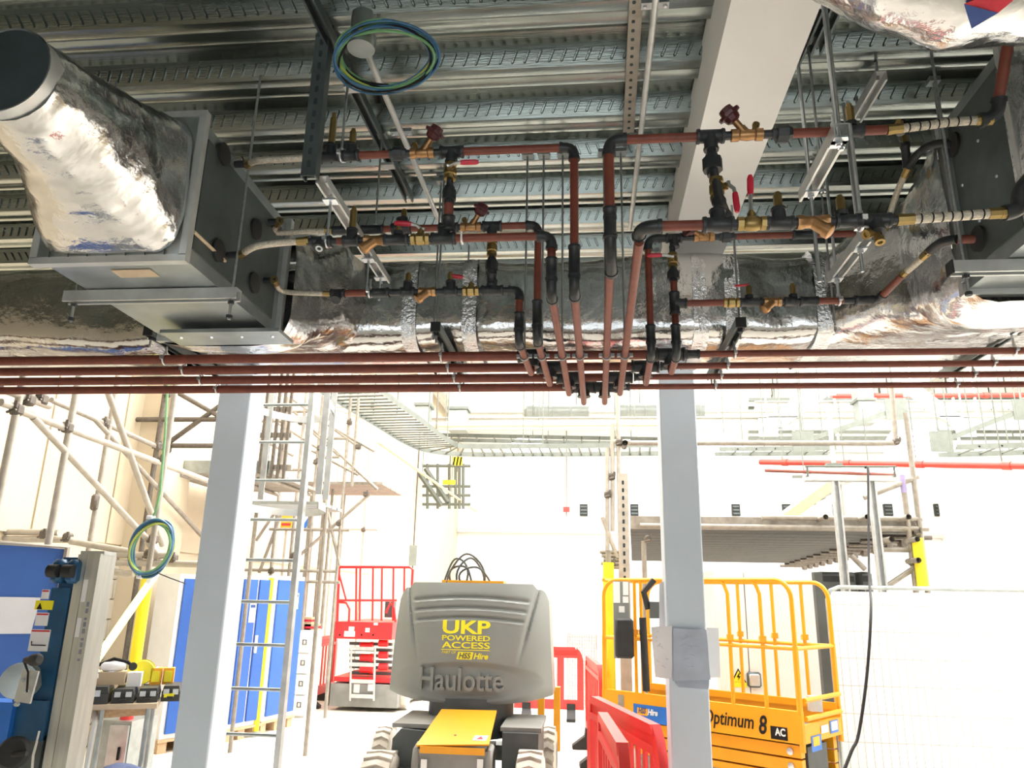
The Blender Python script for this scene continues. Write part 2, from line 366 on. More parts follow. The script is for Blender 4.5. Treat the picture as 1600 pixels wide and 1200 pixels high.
# --- the long insulated duct crossing the picture
YC, ZC, HY, HZ = 3.68, 3.055, .30, .225
t = thing('insulated_duct', 'long foil wrapped rectangular duct crossing above the four red pipes', 'duct', (0, YC, ZC-HZ))
secs = [((-5.4+i*.3, YC, ZC+.012*math.sin(i*1.7)), (0, HY+.012*math.sin(i*2.3), 0), (0, 0, HZ+.012*math.cos(i*1.3)), 5) for i in range(34)]
foil_loft(secs, 44, .010, 8, 7).build('foil_wrap', 'foil', t)
for px in (245, 330, 528, 640, 733, 1095, 1145, 1288):
    x = W(px, 480, 3.38).x
    s2 = [((x-.035+.07*k/2, YC, ZC), (0, HY+.010, 0), (0, 0, HZ+.010), 5) for k in range(3)]
    foil_loft(s2, 60, .010, 20, 4).build('joint_tape', 'foil_tape', t)
p = W(357, 517, 3.34)
def sticker(mb_o, ux, uy, s, root):
    o, ux, uy = V(mb_o), V(ux).normalized(), V(uy).normalized(); n = ux.cross(uy)*.001
    MB().prism([(0, 0), (s, s*.55), (s*1.9, -s*.05), (s*.7, -s*.25)], o, ux, uy, n).build('red_label', 'sticker_red', root)
    MB().prism([(0, 0), (s*.7, -s*.25), (s*.25, -s*.75)], o, ux, uy, n).build('blue_label', 'sticker_blue', root)
MB().prism([(0, 0), (.03, .015), (.075, -.008)], p+V((.0, -.03, 0)), (1, 0, 0), (0, 0, 1), (0, .002, 0)).build('red_label', 'sticker_red', t)
MB().prism([(0, 0), (.03, -.003), (.002, .035), (-.004, .03)], p+V((-.012, -.03, -.005)), (1, 0, 0), (0, 0, 1), (0, .002, 0)).build('blue_label', 'sticker_blue', t)
# --- left air unit
def unit(label, x0, x1, y0, y1, z0, z1, face):
    t = thing('fan_coil_unit', label, 'air unit', ((x0+x1)/2, (y0+y1)/2, z0))
    MB().bb((x0, y0, z0), (x1, y1, z1)).build('casing', 'galv', t)
    xs = x1 if face > 0 else x0
    for (yy, w) in ((y0+.012, .03), (y1-.012, .03)):       # end flanges standing proud
        m = MB(); e = .022
        m.bb((x0-e, yy-w/2, z0-e), (x1+e, yy+w/2, z0+.002)); m.bb((x0-e, yy-w/2, z1-.002), (x1+e, yy+w/2, z1+e))
        m.bb((x0-e, yy-w/2, z0), (x0+.002, yy+w/2, z1)); m.bb((x1-.002, yy-w/2, z0), (x1+e, yy+w/2, z1))
        m.build('flange', 'galv_light', t)
    for k in range(7): MB().bb((x0+.05+k*(x1-x0-.1)/6-.001, y0-.008, z0+.0), (x0+.05+k*(x1-x0-.1)/6+.001, y0-.003, z0+.02)).build('cleat', 'galv_dark', t)
    return t
UX0, UX1, UY0, UY1, UZ0, UZ1 = -1.81, -1.31, 2.13, 2.93, 2.70, 3.22
tl = unit('galvanised air unit box at left with wide open foil wrapped duct', UX0, UX1, UY0, UY1, UZ0, UZ1, 1)
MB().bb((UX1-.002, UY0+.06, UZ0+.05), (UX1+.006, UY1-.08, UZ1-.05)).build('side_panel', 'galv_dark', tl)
MB().tube(WX(303, 362, UX1+.012), WX(352, 408, UX1+.012), .006, 8).build('side_bar', 'ply', tl)
MB().bb((UX0+.2, UY0+.1, UZ0-.004), (UX0+.34, UY0+.16, UZ0-.001)).build('tape_patch', 'ply', tl)
for (px, py) in ((350, 241), (341, 392), (400, 358), (397, 442)):
    p = WX(px, py, UX1+.01); MB().lathe((UX1+.004, p.y, p.z), (1, 0, 0), [(0, .042), (.012, .042), (.014, .03), (.016, .018)], 18).build('grommet', 'rubber', tl)
# foil covered spigot opening toward the photographer
ax, az = -1.50, 2.945
def sq(y, r, e, cx=ax, cz=az): return ((cx, y, cz), (r, 0, 0), (0, 0, r), e)
ts = thing('duct_spigot', 'wide round duct end wrapped in crumpled foil, open dark mouth', 'duct', (ax, 1.6, az-.13))
foil_loft([sq(1.565, .131, 2), sq(1.64, .148, 2), sq(1.78, .17, 2.2), sq(1.9, .205, 2.5, -1.52), sq(2.02, .232, 3.4, -1.545), sq(2.11, .246, 5, -1.555, 2.95), sq(2.145, .235, 6, -1.56, 2.955)], 48, .009, 9, 9).build('foil_wrap', 'foil', ts)
MB().lathe((ax, 1.53, az), (0, 1, 0), [(0, .128), (.14, .128), (.14, .124), (.0, .124)], 48, cap=False).build('spigot_ring', 'galv_light', ts)
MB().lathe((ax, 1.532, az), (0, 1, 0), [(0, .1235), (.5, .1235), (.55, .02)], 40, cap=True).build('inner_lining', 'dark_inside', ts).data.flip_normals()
# rear connector from the left unit to the long duct
tc_ = thing('duct_connector', 'foil wrapped connector between left air unit and long duct', 'duct', (-1.55, 3.1, 2.66))
foil_loft([((-1.56, 2.92, 2.93), (.30, 0, 0), (0, 0, .27), 6), ((-1.54, 3.08, 2.96), (.34, 0, 0), (0, 0, .28), 4), ((-1.5, 3.22, 3.06), (.38, 0, 0), (0, 0, .275), 4), ((-1.48, 3.46, 3.06), (.42, 0, 0), (0, 0, .25), 4)], 48, .012, 9, 8).build('foil_wrap', 'foil', tc_)
MB().bb((-1.72, 2.74, 2.655), (-1.22, 2.90, 2.67)).build('cover_plate', 'galv', tl)
for k in range(4): MB().lathe((-1.66+k*.13, 2.8, 2.655), (0, 0, -1), [(0, .008), (.006, .006)], 8).build('screw', 'zinc', tl)
def rod_drop(x, y, z0, z1, root, r=.005): return MB().tube((x, y, z0), (x, y, z1), r, 8).build('threaded_rod', 'steel_rod', root)
def nut(x, y, z, root): return MB().lathe((x, y, z), (0, 0, 1), [(0, .011), (.012, .011)], 6).build('nut', 'black_iron', root)
tsup = thing('support_channel', 'galvanised channel slung under the left air unit', 'channel', (-1.55, 2.4, 2.65))
a, b = WZ(88, 452, 2.685), WZ(364, 448, 2.685); a.y = b.y = 2.41; a.z = b.z = 2.655
MB().chan(a, b, (0, 0, 1)).build('channel', 'galv_light', tsup)
for x in (a.x+.035, b.x-.025):
    rod_drop(x, 2.41, 2.58, 3.6, tsup); nut(x, 2.41, 2.585, tsup); nut(x, 2.41, 2.64, tsup)
# --- right air unit
RX0, RX1, RY0, RY1, RZ0, RZ1 = 1.36, 1.95, 2.2, 2.66, 2.74, 3.42
tr = unit('galvanised air unit box at far right with red and black hoses', RX0, RX1, RY0, RY1, RZ0, RZ1, -1)
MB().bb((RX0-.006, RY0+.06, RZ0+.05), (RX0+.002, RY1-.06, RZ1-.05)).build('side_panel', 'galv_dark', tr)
for (px, py) in ((1494, 226), (1533, 373)):
    p = WX(px, py, RX0); MB().lathe((RX0-.004, p.y, p.z), (-1, 0, 0), [(0, .045), (.012, .045), (.014, .03), (.016, .018)], 18).build('grommet', 'rubber', tr)
for i in range(5): MB().lathe((RX0-.006, RY0+.08+.07*i, RZ0+.1+.09*(i*2 % 5)), (-1, 0, 0), [(0, .006), (.004, .005)], 8).build('screw', 'zinc', tr)
tk = thing('duct_collar', 'crumpled foil collar wrapped round the right air unit inlet', 'duct', (1.7, 2.1, 2.75))
foil_loft([((1.665, 2.23, 3.08), (.33, 0, 0), (0, 0, .37), 7), ((1.67, 2.1, 3.08), (.32, 0, 0), (0, 0, .35), 5), ((1.72, 1.95, 3.1), (.30, 0, 0), (0, 0, .30), 3), ((1.82, 1.75, 3.12), (.25, 0, 0), (0, 0, .25), 2)], 48, .012, 10, 8).build('foil_wrap', 'foil', tk)
tn = thing('duct_connector', 'bulging foil wrapped connector from right air unit down to long duct', 'duct', (1.7, 3.1, 2.7))
foil_loft([((1.66, 2.64, 3.07), (.33, 0, 0), (0, 0, .37), 6), ((1.69, 2.85, 3.04), (.37, 0, 0), (0, 0, .37), 5), ((1.74, 3.02, 3.05), (.43, 0, 0), (0, 0, .33), 4), ((1.8, 3.2, 3.07), (.58, 0, 0), (0, 0, .285), 4), ((1.9, 3.46, 3.06), (.85, 0, 0), (0, 0, .265), 4)], 56, .013, 8, 9).build('foil_wrap', 'foil', tn)
tsup = thing('support_channel', 'galvanised channel slung under the right air unit', 'channel', (1.5, 2.4, 2.68))
a = WZ(1484, 428, 2.70); MB().chan((a.x, 2.40, 2.695), (2.1, 2.40, 2.695), (0, 0, 1)).build('channel', 'galv_light', tsup)
MB().bb((a.x-.004, 2.378, 2.692), (a.x+.002, 2.422, 2.738)).build('end_cap', 'rubber', tsup)
rod_drop(a.x+.045, 2.40, 2.62, 3.6, tsup); nut(a.x+.045, 2.40, 2.62, tsup); nut(a.x+.045, 2.4, 2.68, tsup)
# --- flexible foil duct at the top right corner, near the photographer
tf = thing('flexible_duct', 'bright crumpled foil duct with red and blue label at top right corner', 'duct', W(1500, 0, 1.5))
cs = [W(1270, -175, 1.45), W(1340, -100, 1.45), W(1420, -62, 1.45), W(1500, -40, 1.45), W(1600, -45, 1.45), W(1720, -70, 1.45), W(1900, -110, 1.45)]
se = []
for i, c in enumerate(cs):
    d = (cs[min(i+1, 6)]-cs[max(i-1, 0)]).normalized(); u = d.cross(V((0, 1, 0))).normalized(); v = d.cross(u); se.append((c, u*.155, v*.155, 2))
foil_loft(se, 44, .010, 9, 9).build('foil_wrap', 'foil', tf)
def on_duct(px, py):
    d = _ray(px, py).normalized(); best = None
    for k in range(300):
        p = CAM+d*(.9+k*.004)
        if min((p-cs[i].lerp(cs[i+1], f/6)).length for i in range(6) for f in range(7)) < .172: return p
    return CAM+d*1.7
q = [on_duct(*p) for p in ((1506, 6), (1560, 20), (1584, 0), (1545, -8))]
MB().grid([[q[0], q[1]], [q[3], q[2]]]).build('red_label', 'sticker_red', tf)
q = [on_duct(*p) for p in ((1506, 6), (1518, 45), (1560, 20), (1533, 13))]
MB().grid([[q[0], q[3]], [q[1], q[2]]]).build('blue_label', 'sticker_blue', tf)
# ================================================================== pipework
PR = .0145
def seg(root, a, b, r=PR, m='red_pipe', name='pipe'): return MB().tube(a, b, r, 12).build(name, m, root)
def coupling(root, a, b, r=.019, name='coupling'):
    a, b = V(a), V(b); L = (b-a).length
    return MB().lathe(a, b-a, [(0, r*1.12), (.008, r*1.15), (.012, r), (L-.012, r), (L-.008, r*1.15), (L, r*1.12)], 14).build(name, 'black_iron', root)
def elbow(root, c, d1, d2, s=.045, r=.018):
    c, d1, d2 = V(c), V(d1).normalized(), V(d2).normalized(); pts = []
    a, b = c+d1*s, c+d2*s
    pts.append(a)
    for k in range(7):
        f = k/6; pts.append((c+d1*s*.8).lerp(c, f).lerp(c.lerp(c+d2*s*.8, f), f))
    pts.append(b)
    m = MB().path(pts, r, 12); m.lathe(a-d1*.006, d1, [(0, r*1.15), (.012, r*1.15)], 12); m.lathe(b-d2*.006, d2, [(0, r*1.15), (.012, r*1.15)], 12)
    return m.build('elbow', 'black_iron', root)
def tee(root, c, ax, br, L=.075, r=.019, bl=.045):
    c, ax, br = V(c), V(ax).normalized(), V(br).normalized(); a = c-ax*L/2
    m = MB().lathe(a, ax, [(0, r*1.1), (.008, r*1.15), (.012, r), (L-.012, r), (L-.008, r*1.15), (L, r*1.1)], 14)
    m.lathe(c, br, [(0, r*1.15), (bl*.45, r), (bl-.008, r), (bl-.006, r*1.15), (bl, r*1.1)], 14)
    return m.build('tee', 'black_iron', root)
def union(root, c, ax, r=.026, L=.06):
    c, ax = V(c), V(ax).normalized()
    m = MB().lathe(c-ax*L/2, ax, [(0, .018), (L*.25, .018), (L*.25, r*.95)], 8, cap=True)
    m.lathe(c-ax*L*.27, ax, [(0, r), (L*.54, r)], 8); m.lathe(c+ax*L*.2, ax, [(0, r*.85), (L*.3, .018)], 8)
    return m.build('union', 'black_iron', root)
def ball_valve(root, c, ax, up, lever=None, L=.065, red=True):
    c, ax, up = V(c), V(ax).normalized(), V(up).normalized()
    m = MB().lathe(c-ax*L/2, ax, [(0, .021), (L*.2, .021), (L*.24, .018), (L*.32, .0225), (L*.68, .0225), (L*.76, .018), (L*.8, .021), (L, .021)], 8)
    m.lathe(c, up, [(0, .012), (.032, .012), (.032, .007), (.04, .007)], 10)
    v = m.build('ball_valve', 'brass', root)
    if lever is not None:
        l = V(lever).normalized(); k = c+up*.04
        MB().path([k-l*.012, k, k+l*.018+up*.014, k+l*.045+up*.016], .006, 6).build('lever_shank', 'zinc', v)
        MB().path([k+l*.035+up*.016, k+l*.05+up*.016, k+l*.085+up*.016, k+l*.098+up*.014], [.008, .0095, .0095, .006], 8).build('lever_grip', 'red_grip', v)
    return v
def strainer(root, c, ax, dn, sgn=1, L=.075):
    c, ax, dn = V(c), V(ax).normalized(), V(dn).normalized()
    m = MB().lathe(c-ax*L/2, ax, [(0, .021), (L*.2, .021), (L*.25, .018), (L*.75, .018), (L*.8, .021), (L, .021)], 8)
    d = (ax*sgn+dn).normalized(); m.lathe(c-d*.005, d, [(0, .018), (.045, .018), (.045, .022), (.062, .021), (.066, .012)], 10)
    return m.build('strainer', 'bronze', root)
def regulating_valve(root, c, ax, wheel_dir, L=.085):
    c, ax, wd_ = V(c), V(ax).normalized(), V(wheel_dir).normalized()
    m = MB().lathe(c-ax*L/2, ax, [(0, .02), (L*.22, .02), (L*.27, .016), (L*.5, .019), (L*.73, .016), (L*.78, .02), (L, .02)], 10)
    m.lathe(c, wd_, [(0, .016), (.03, .014), (.03, .011), (.058, .011)], 10)
    v = m.build('regulating_valve', 'bronze', root)
    MB().lathe(c+wd_*.055, wd_, [(0, .012), (.006, .022), (.012, .024), (.022, .026), (.024, .036), (.034, .037), (.036, .024), (.052, .022), (.055, .015)], 9).build('handwheel', 'maroon', v)
    up = (V((0, 0, 1))*.9+ax*(-.3 if wd_.dot(ax) > 0 else .3)).normalized()
    b = c-ax*(.018 if wd_.dot(ax) > 0 else -.018)
    MB().lathe(b, up, [(0, .009), (.03, .008), (.03, .011), (.042, .011), (.046, .005)], 8).build('test_nipple', 'brass', v)
    return v
def test_point(root, c, h=.07, base=.018, up=(0, 0, 1)):
    c, up = V(c), V(up).normalized()
    m = MB().lathe(c, up, [(0, .009), (.014, .009), (.014, .0125), (h*.85, .0125), (h*.85, .008), (h, .008)], 6)
    o = m.build('test_point', 'brass', root)
    MB().lathe(c-up*.004, up, [(0, base), (.014, base), (.016, .01)], 10).build('boss', 'black_iron', o)
    return o
def drain(root, c, dirs=((0, -.5, -1),)):
    c = V(c); m = MB()
    for d in dirs: m.lathe(c, V(d), [(0, .012), (.03, .011), (.03, .014), (.045, .014), (.045, .007), (.04, .007)], 10)
    return m.build('drain_cock', 'brass', root)
def bez(p, n=16):
    p = [V(q) for q in p]; out = []
    for i in range(len(p)-1):
        a, b = p[i], p[i+1]; t0 = (p[i+1]-p[max(i-1, 0)])*.5; t1 = (p[min(i+2, len(p)-1)]-p[i])*.5
        for k in range(n):
            f = k/n; f2, f3 = f*f, f*f*f
            out.append(a*(2*f3-3*f2+1)+t0*(f3-2*f2+f)+b*(-2*f3+3*f2)+t1*(f3-f2))
    return out+[p[-1]]
def hose(root, pts, r=.0125, bands=0):
    P = bez(pts, 10); h = MB().path(P, r, 10).build('flexible_hose', 'braid', root)
    for a, b in ((0, 1), (-1, -2)):
        d = (P[b]-P[a]).normalized(); MB().lathe(P[a]-d*.012, d, [(0, .017), (.014, .017), (.014, r*1.18), (.045, r*1.18)], 8).build('hose_nut', 'brass', h)
    for k in range(bands):
        i = int((k+1)/(bands+1)*(len(P)-1)); d = (P[i]-P[i-1]).normalized(); MB().lathe(P[i], d, [(0, r*1.06), (.004, r*1.06)], 10).build('hose_band', 'cable', h)
    return h
class Run:                                                   # a level pipe line running left to right at depth Y and height z
    def __init__(s, root, Y, z): s.r, s.Y, s.z = root, Y, z
    def x(s, px):
        d0, d1 = -4.0, 4.0                                   # where the sight line column px meets this line
        for _ in range(40):
            m = (d0+d1)/2; v = V((m, s.Y, s.z))-CAM
            if 800+FPX*v.dot(RT)/v.dot(FW) < px: d0 = m
            else: d1 = m
        return d0
    def p(s, px, dz=0): return V((s.x(px), s.Y, s.z+dz))
    def seg(s, a, b, m='red_pipe', r=PR): return seg(s.r, s.p(a), s.p(b), r, m)
    def blk(s, a, b, r=.0135): return seg(s.r, s.p(a), s.p(b), r, 'black_iron', 'nipple')
    def coup(s, a, b): return coupling(s.r, s.p(a), s.p(b))
X_, Y_, Z_ = V((1, 0, 0)), V((0, 1, 0)), V((0, 0, 1))
ZR = 2.63
MAINS = [3.29, 3.47, 3.65, 3.83]; ZM = 2.72
def drop_back(root, x, y, ztop, main, xm, cz=(.10, .19)):
    """vertical leg at (x,y) from ztop down to ZR, elbow, then level run back under its main and up into the tee"""
    seg(root, (x, y, ztop), (x, y, ZR+cz[1]+.0))
    coupling(root, (x, y, ZR+cz[1]), (x, y, ZR+.05), .0195)
    elbow(root, (x, y, ZR), Z_, (xm-x, MAINS[main]-y, 0), .05, .0175)
    back(root, V((x, y, ZR)), main, xm)
def back(root, p, main, xm):
    e = V((xm, MAINS[main]-.0, ZR)); d = (e-p).normalized()
    seg(root, p+d*.045, e-d*.02, .0145)
    MB().path([e-d*.03, e-d*.012+V((0, 0, .004)), e+V((0, 0, .02)), e+V((0, 0, .06))], .0145, 10).build('tail', 'red_pipe', root)
# ---- left, near pair : upper line (z 3.174) and lower line (z 2.845)
t = thing('pipe_branch', 'upper red pipe line with maroon handwheel in front of left air unit', 'pipework', (-.7, 2.33, 3.15), 'valve branches')
R = Run(t, 2.33, 3.174)
hose(t, [(UX1+.05, 2.40, 3.2), R.p(400)+V((0, .02, .006)), R.p(450)+V((0, 0, -.004)), R.p(500)], .0125)
seg(t, (UX1, 2.40, 3.2), (UX1+.055, 2.40, 3.2), .013, 'black_iron', 'nipple')
tee(t, R.p(516), X_, Z_); test_point(t, R.p(516, .04), .14); R.blk(500, 540)
tee(t, R.p(549), X_, Z_, .06); test_point(t, R.p(549, .035), .075); R.seg(560, 612); union(t, R.p(622), X_); R.blk(630, 645)
regulating_valve(t, R.p(660), X_, (.55, -.25, .8)); R.blk(676, 692); tee(t, R.p(706), X_, -Z_, .085, .021); R.seg(721, 882)
elbow(t, R.p(897)+V((.0, 0, 0)), -X_, -Z_, .045); x4 = R.x(897)
drop_back(t, x4, 2.33, 3.13, 3, x4+.025, (.10, .165))
XB = R.x(705)                                               # bypass leg between the two lines
ball_valve(t, (XB, 2.33, 3.095), -Z_, (.2, -1, 0), X_); union(t, (XB, 2.33, 3.0), Z_, .025, .07); seg(t, (XB, 2.33, 2.97), (XB, 2.34, 2.915), .017); coupling(t, (XB, 2.34, 2.925), (XB, 2.345, 2.87), .021)
seg(t, (XB, 2.33, 3.06), (XB, 2.33, 3.03), .012, 'black_iron', 'nipple')
t = thing('pipe_branch', 'lower red pipe line with bronze strainer in front of left air unit', 'pipework', (-.7, 2.35, 2.83), 'valve branches')
R = Run(t, 2.35, 2.845)
hose(t, [(UX1+.06, 2.42, 2.838), R.p(400)+V((0, 0, -.012)), R.p(440)+V((0, 0, .0)), R.p(478)+V((0, 0, .004))], .0125)
seg(t, (UX1, 2.42, 2.835), (UX1+.07, 2.42, 2.838), .013, 'black_iron', 'nipple')
tee(t, R.p(503), X_, (0, -.6, -1), .07); MB().lathe(R.p(504, -.03)+V((0, -.02, 0)), (0, -.6, -1), [(0, .013), (.012, .013), (.012, .007), (.004, .006)], 10).build('plug', 'zinc', t); R.blk(480, 570)
R.seg(527, 540); tee(t, R.p(549), X_, Z_, .06); test_point(t, R.p(549, .035), .10)
strainer(t, R.p(586), X_, (0, -.3, -1), -1); R.coup(600, 638); test_point(t, R.p(622, .02), .03); R.blk(570, 645)
ball_valve(t, R.p(657), X_, Z_, (-1, 0, .1)); R.blk(665, 680); tee(t, R.p(693), X_, Z_, .085, .021); R.seg(710, 846)
MB().bb(R.p(722)+V((-.003, -.017, -.017)), R.p(722)+V((.003, .017, .017))).build('tape_ring', 'white', t)
elbow(t, R.p(862)+V((0, 0, 0)), -X_, -Z_, .045); x3 = R.x(862)
seg(t, (x3, 2.35, 2.80), (x3, 2.35, 2.775)); drop_back(t, x3, 2.35, 2.80, 2, x3+.03, (.10, .13))
# ---- left, far pair
t = thing('pipe_branch', 'rear upper red pipe line with small dark handwheel left of centre', 'pipework', (-.7, 2.8, 3.1), 'valve branches')
R = Run(t, 2.80, 3.124)
hose(t, [(UX1+.05, 2.72, 3.13), R.p(430), R.p(470), R.p(520)], .0125); seg(t, (UX1, 2.72, 3.13), (UX1+.06, 2.72, 3.13), .013, 'black_iron', 'nipple')
R.coup(520, 560); test_point(t, R.p(548, .02), .06); R.coup(565, 600); R.seg(600, 612); tee(t, R.p(627), X_, Z_, .08, .022); test_point(t, R.p(630, .04), .05); R.seg(642, 690); R.coup(686, 716)
R.blk(712, 725); regulating_valve(t, R.p(736), X_, (.5, -.2, .8)); R.blk(748, 760); tee(t, R.p(769), X_, -Z_, .08, .021); R.seg(784, 824)
elbow(t, R.p(841), -X_, -Z_, .045); x2 = R.x(841)
drop_back(t, x2, 2.80, 3.08, 1, x2+.02, (.1, .16))
XB2 = R.x(769); ball_valve(t, (XB2, 2.81, 3.03), Z_, (0, 1, 0)); union(t, (XB2, 2.82, 2.955), Z_, .026, .07); coupling(t, (XB2, 2.83, 2.93), (XB2, 2.84, 2.875), .019)
seg(t, (XB2, 2.80, 3.085), (XB2, 2.84, 2.87), .012, 'black_iron', 'nipple')
t = thing('pipe_branch', 'rear lower black pipe line crossing the foil duct left of centre', 'pipework', (-.7, 2.84, 2.83), 'valve branches')
R = Run(t, 2.84, 2.855)
hose(t, [(UX1+.05, 2.74, 2.875), R.p(440)+V((0, 0, .016)), R.p(480)+V((0, 0, .004)), R.p(517)], .011); seg(t, (UX1, 2.74, 2.875), (UX1+.06, 2.74, 2.875), .013, 'black_iron', 'nipple')
tee(t, R.p(528), X_, (0, -.6, -1), .06); R.seg(540, 572); R.coup(582, 608); tee(t, R.p(637), X_, Z_, .06); test_point(t, R.p(637, .035), .05); R.blk(575, 810)
strainer(t, R.p(668), X_, (0, -.3, -1), -1, .07); tee(t, R.p(704), X_, Z_, .06); test_point(t, R.p(703, .035), .05); ball_valve(t, R.p(736), X_, Z_, (-1, 0, .15)); tee(t, R.p(769), X_, Z_, .09, .02)
elbow(t, R.p(812), -X_, -Z_, .04); x1 = R.x(812); drop_back(t, x1, 2.84, 2.82, 0, x1+.02, (.1, .125))
# ---- right, near pair
t = thing('pipe_branch', 'upper red pipe line with maroon handwheel in front of the white beam', 'pipework', (.6, 2.09, 3.0), 'valve branches')
R = Run(t, 2.09, 3.038)
elbow(t, R.p(951), X_, -Z_, .05, .019); x5 = R.x(951); R.seg(974, 1093)
tee(t, R.p(1110), X_, -Z_, .085, .021, .05); R.blk(1125, 1142); regulating_valve(t, R.p(1167), X_, (-.62, -.2, .75), .095); R.blk(1190, 1212); union(t, R.p(1222), X_, .03, .06); R.seg(1234, 1318)
R.coup(1320, 1349); test_point(t, R.p(1331, .02), .075); R.seg(1349, 1385); test_point(t, R.p(1411, .0)+V((0, .02, 0)), .045, .012)
hose(t, [R.p(1392), R.p(1440)+V((0, 0, .008)), R.p(1490)+V((0, 0, .018)), R.p(1545)+V((0, 0, .02))], .0135, 9)
e = R.p(1562)+V((0, 0, .03)); elbow(t, e, (-1, 0, -.2), (0.02, -.35, 1), .05, .02)
seg(t, e+V((.001, -.017, .05)), e+V((0, -.24, .36)), .016)
x5v = x5; seg(t, (x5, 2.09, 2.99), (x5, 2.09, 2.80), .0155); elbow(t, (x5, 2.09, 2.66), Z_, (.05, 1, -.25), .11, .0185); coupling(t, (x5, 2.09, 2.80), (x5, 2.09, 2.70), .0195)
back(t, V((x5, 2.09, ZR+.02)), 3, x5+.02)
XB = R.x(1110)
union(t, (XB, 2.085, 2.935), Z_, .03, .075); ball_valve(t, (XB+.004, 2.06, 2.835), Z_, (.75, -.65, 0), (.05, -.05, -1), .075)
seg(t, (XB, 2.085, 2.99), (XB, 2.08, 2.9), .015, 'black_iron', 'nipple'); seg(t, (XB, 2.07, 2.90), (XB+.005, 2.0, 2.72), .014, 'black_iron', 'nipple'); coupling(t, (XB+.004, 2.045, 2.79), (XB+.007, 1.985, 2.705), .019)
t = thing('pipe_branch', 'lower red pipe line with raised red lever valve beside the white beam', 'pipework', (.6, 1.96, 2.65), 'valve branches')
R = Run(t, 1.96, 2.668)
p6 = R.p(1000); elbow(t, p6, X_, (.01, 1, -.03), .055, .0185); back(t, p6+V((0, .01, -.02)), 2, p6.x+.012)
R.seg(1028, 1102); tee(t, R.p(1122), X_, Z_, .085, .021, .045); R.blk(1140, 1200); ball_valve(t, R.p(1175), X_, Z_, (.05, 0, 1), .08)
R.blk(1190, 1260); tee(t, R.p(1218), X_, Z_, .075, .019); test_point(t, R.p(1218, .035), .06); strainer(t, R.p(1270), X_, (0, -.3, -1), 1, .085); R.blk(1285, 1345)
R.coup(1305, 1342); test_point(t, R.p(1316, .02), .06); tee(t, R.p(1367), X_, (0, -.3, -1), .085); drain(t, R.p(1368, -.03), ((0, -.3, -1), (-.9, -.4, -.5))); R.blk(1340, 1405)
hose(t, [R.p(1408), R.p(1460)+V((0, 0, .004)), R.p(1510)+V((0, 0, .008)), R.p(1565)+V((0, 0, .012))], .0135, 9)
e = R.p(1592)+V((0, 0, .025)); MB().path(bez([R.p(1570)+V((0, 0, .012)), e, e+V((.015, 0, .05)), e+V((.05, 0, .09))], 6), .022, 12).build('elbow', 'black_iron', t)
# ---- right, far pair
t = thing('pipe_branch', 'rear upper pipe line passing below the white beam right of centre', 'pipework', (.6, 3.02, 3.1), 'valve branches')
R = Run(t, 3.02, 3.16)
elbow(t, R.p(1012), X_, -Z_, .05); x7 = R.x(1012); R.blk(1025, 1050, .017); regulating_valve(t, R.p(1100), X_, (-.8, -.5, .25)); R.blk(1062, 1165); union(t, R.p(1135), X_); R.seg(1150, 1238); R.coup(1238, 1275); R.seg(1275, 1335); R.coup(1335, 1372)
tee(t, R.p(1053), X_, -Z_, .07, .02)
hose(t, [R.p(1383)+V((0, -.01, .02)), W(1402, 300, 2.9), W(1418, 265, 2.8)], .0125)
q = WX(1490, 226, RX0-.01); MB().path(bez([W(1418, 262, 2.79), W(1430, 245, 2.75), W(1448, 230, 2.7), W(1472, 224, 2.62), q], 6), .016, 10).build('hose_sleeve', 'black_iron', t); test_point(t, W(1415, 228, 2.76), .05); coupling(t, W(1418, 262, 2.79), W(1414, 228, 2.76), .017)
drop_back(t, x7, 3.02, 3.11, 1, x7+.01, (.1, .13))
t = thing('pipe_branch', 'rear lower pipe line tee with diagonal red end crossing the foil duct', 'pipework', (.6, 3.02, 2.83), 'valve branches')
R = Run(t, 3.02, 2.857); x8 = R.x(1054)
ball_valve(t, (x8, 3.02, 3.055), Z_, (-.3, -1, 0), (-1, 0, 0)); union(t, (x8, 3.02, 2.985), Z_, .026, .06); seg(t, (x8, 3.02, 3.12), (x8, 3.02, 2.95), .013, 'black_iron', 'nipple'); seg(t, (x8, 3.02, 2.955), (x8, 3.02, 2.9)); tee(t, (x8, 3.02, 2.857), Z_, X_, .1, .021, .05)
seg(t, (x8, 3.02, 2.81), (x8, 3.02, 2.77)); drop_back(t, x8, 3.02, 2.81, 0, x8+.005, (.1, .13))
R.seg(1073, 1133); ball_valve(t, R.p(1143), X_, (0, 1, 0)); R.coup(1155, 1190); test_point(t, R.p(1171, .02), .055); R.blk(1150, 1372); MB().path([R.p(1150, .075), R.p(1172, .078)], .005, 6).build('lever_grip', 'red_grip', t)
strainer(t, R.p(1207), X_, (0, -.3, -1), -1, .07); R.coup(1225, 1245); test_point(t, R.p(1240, .02), .06); R.coup(1250, 1278); R.seg(1278, 1318); R.coup(1335, 1365)
a = R.p(1372); elbow(t, a, -X_, W(1410, 430, 2.85)-a, .035, .016); seg(t, a+(W(1410, 430, 2.85)-a)*.1, W(1410, 430, 2.85), .0145)
q = WX(1527, 374, RX0-.01)
hose(t, [W(1411, 429, 2.85), W(1432, 411, 2.75), W(1450, 395, 2.68)], .013); MB().path(bez([W(1450, 395, 2.68), W(1465, 382, 2.63), W(1480, 376, 2.58), W(1497, 374, 2.54)], 6), .017, 10).build('hose_sleeve', 'black_iron', t); seg(t, W(1497, 374, 2.54), q, .015)
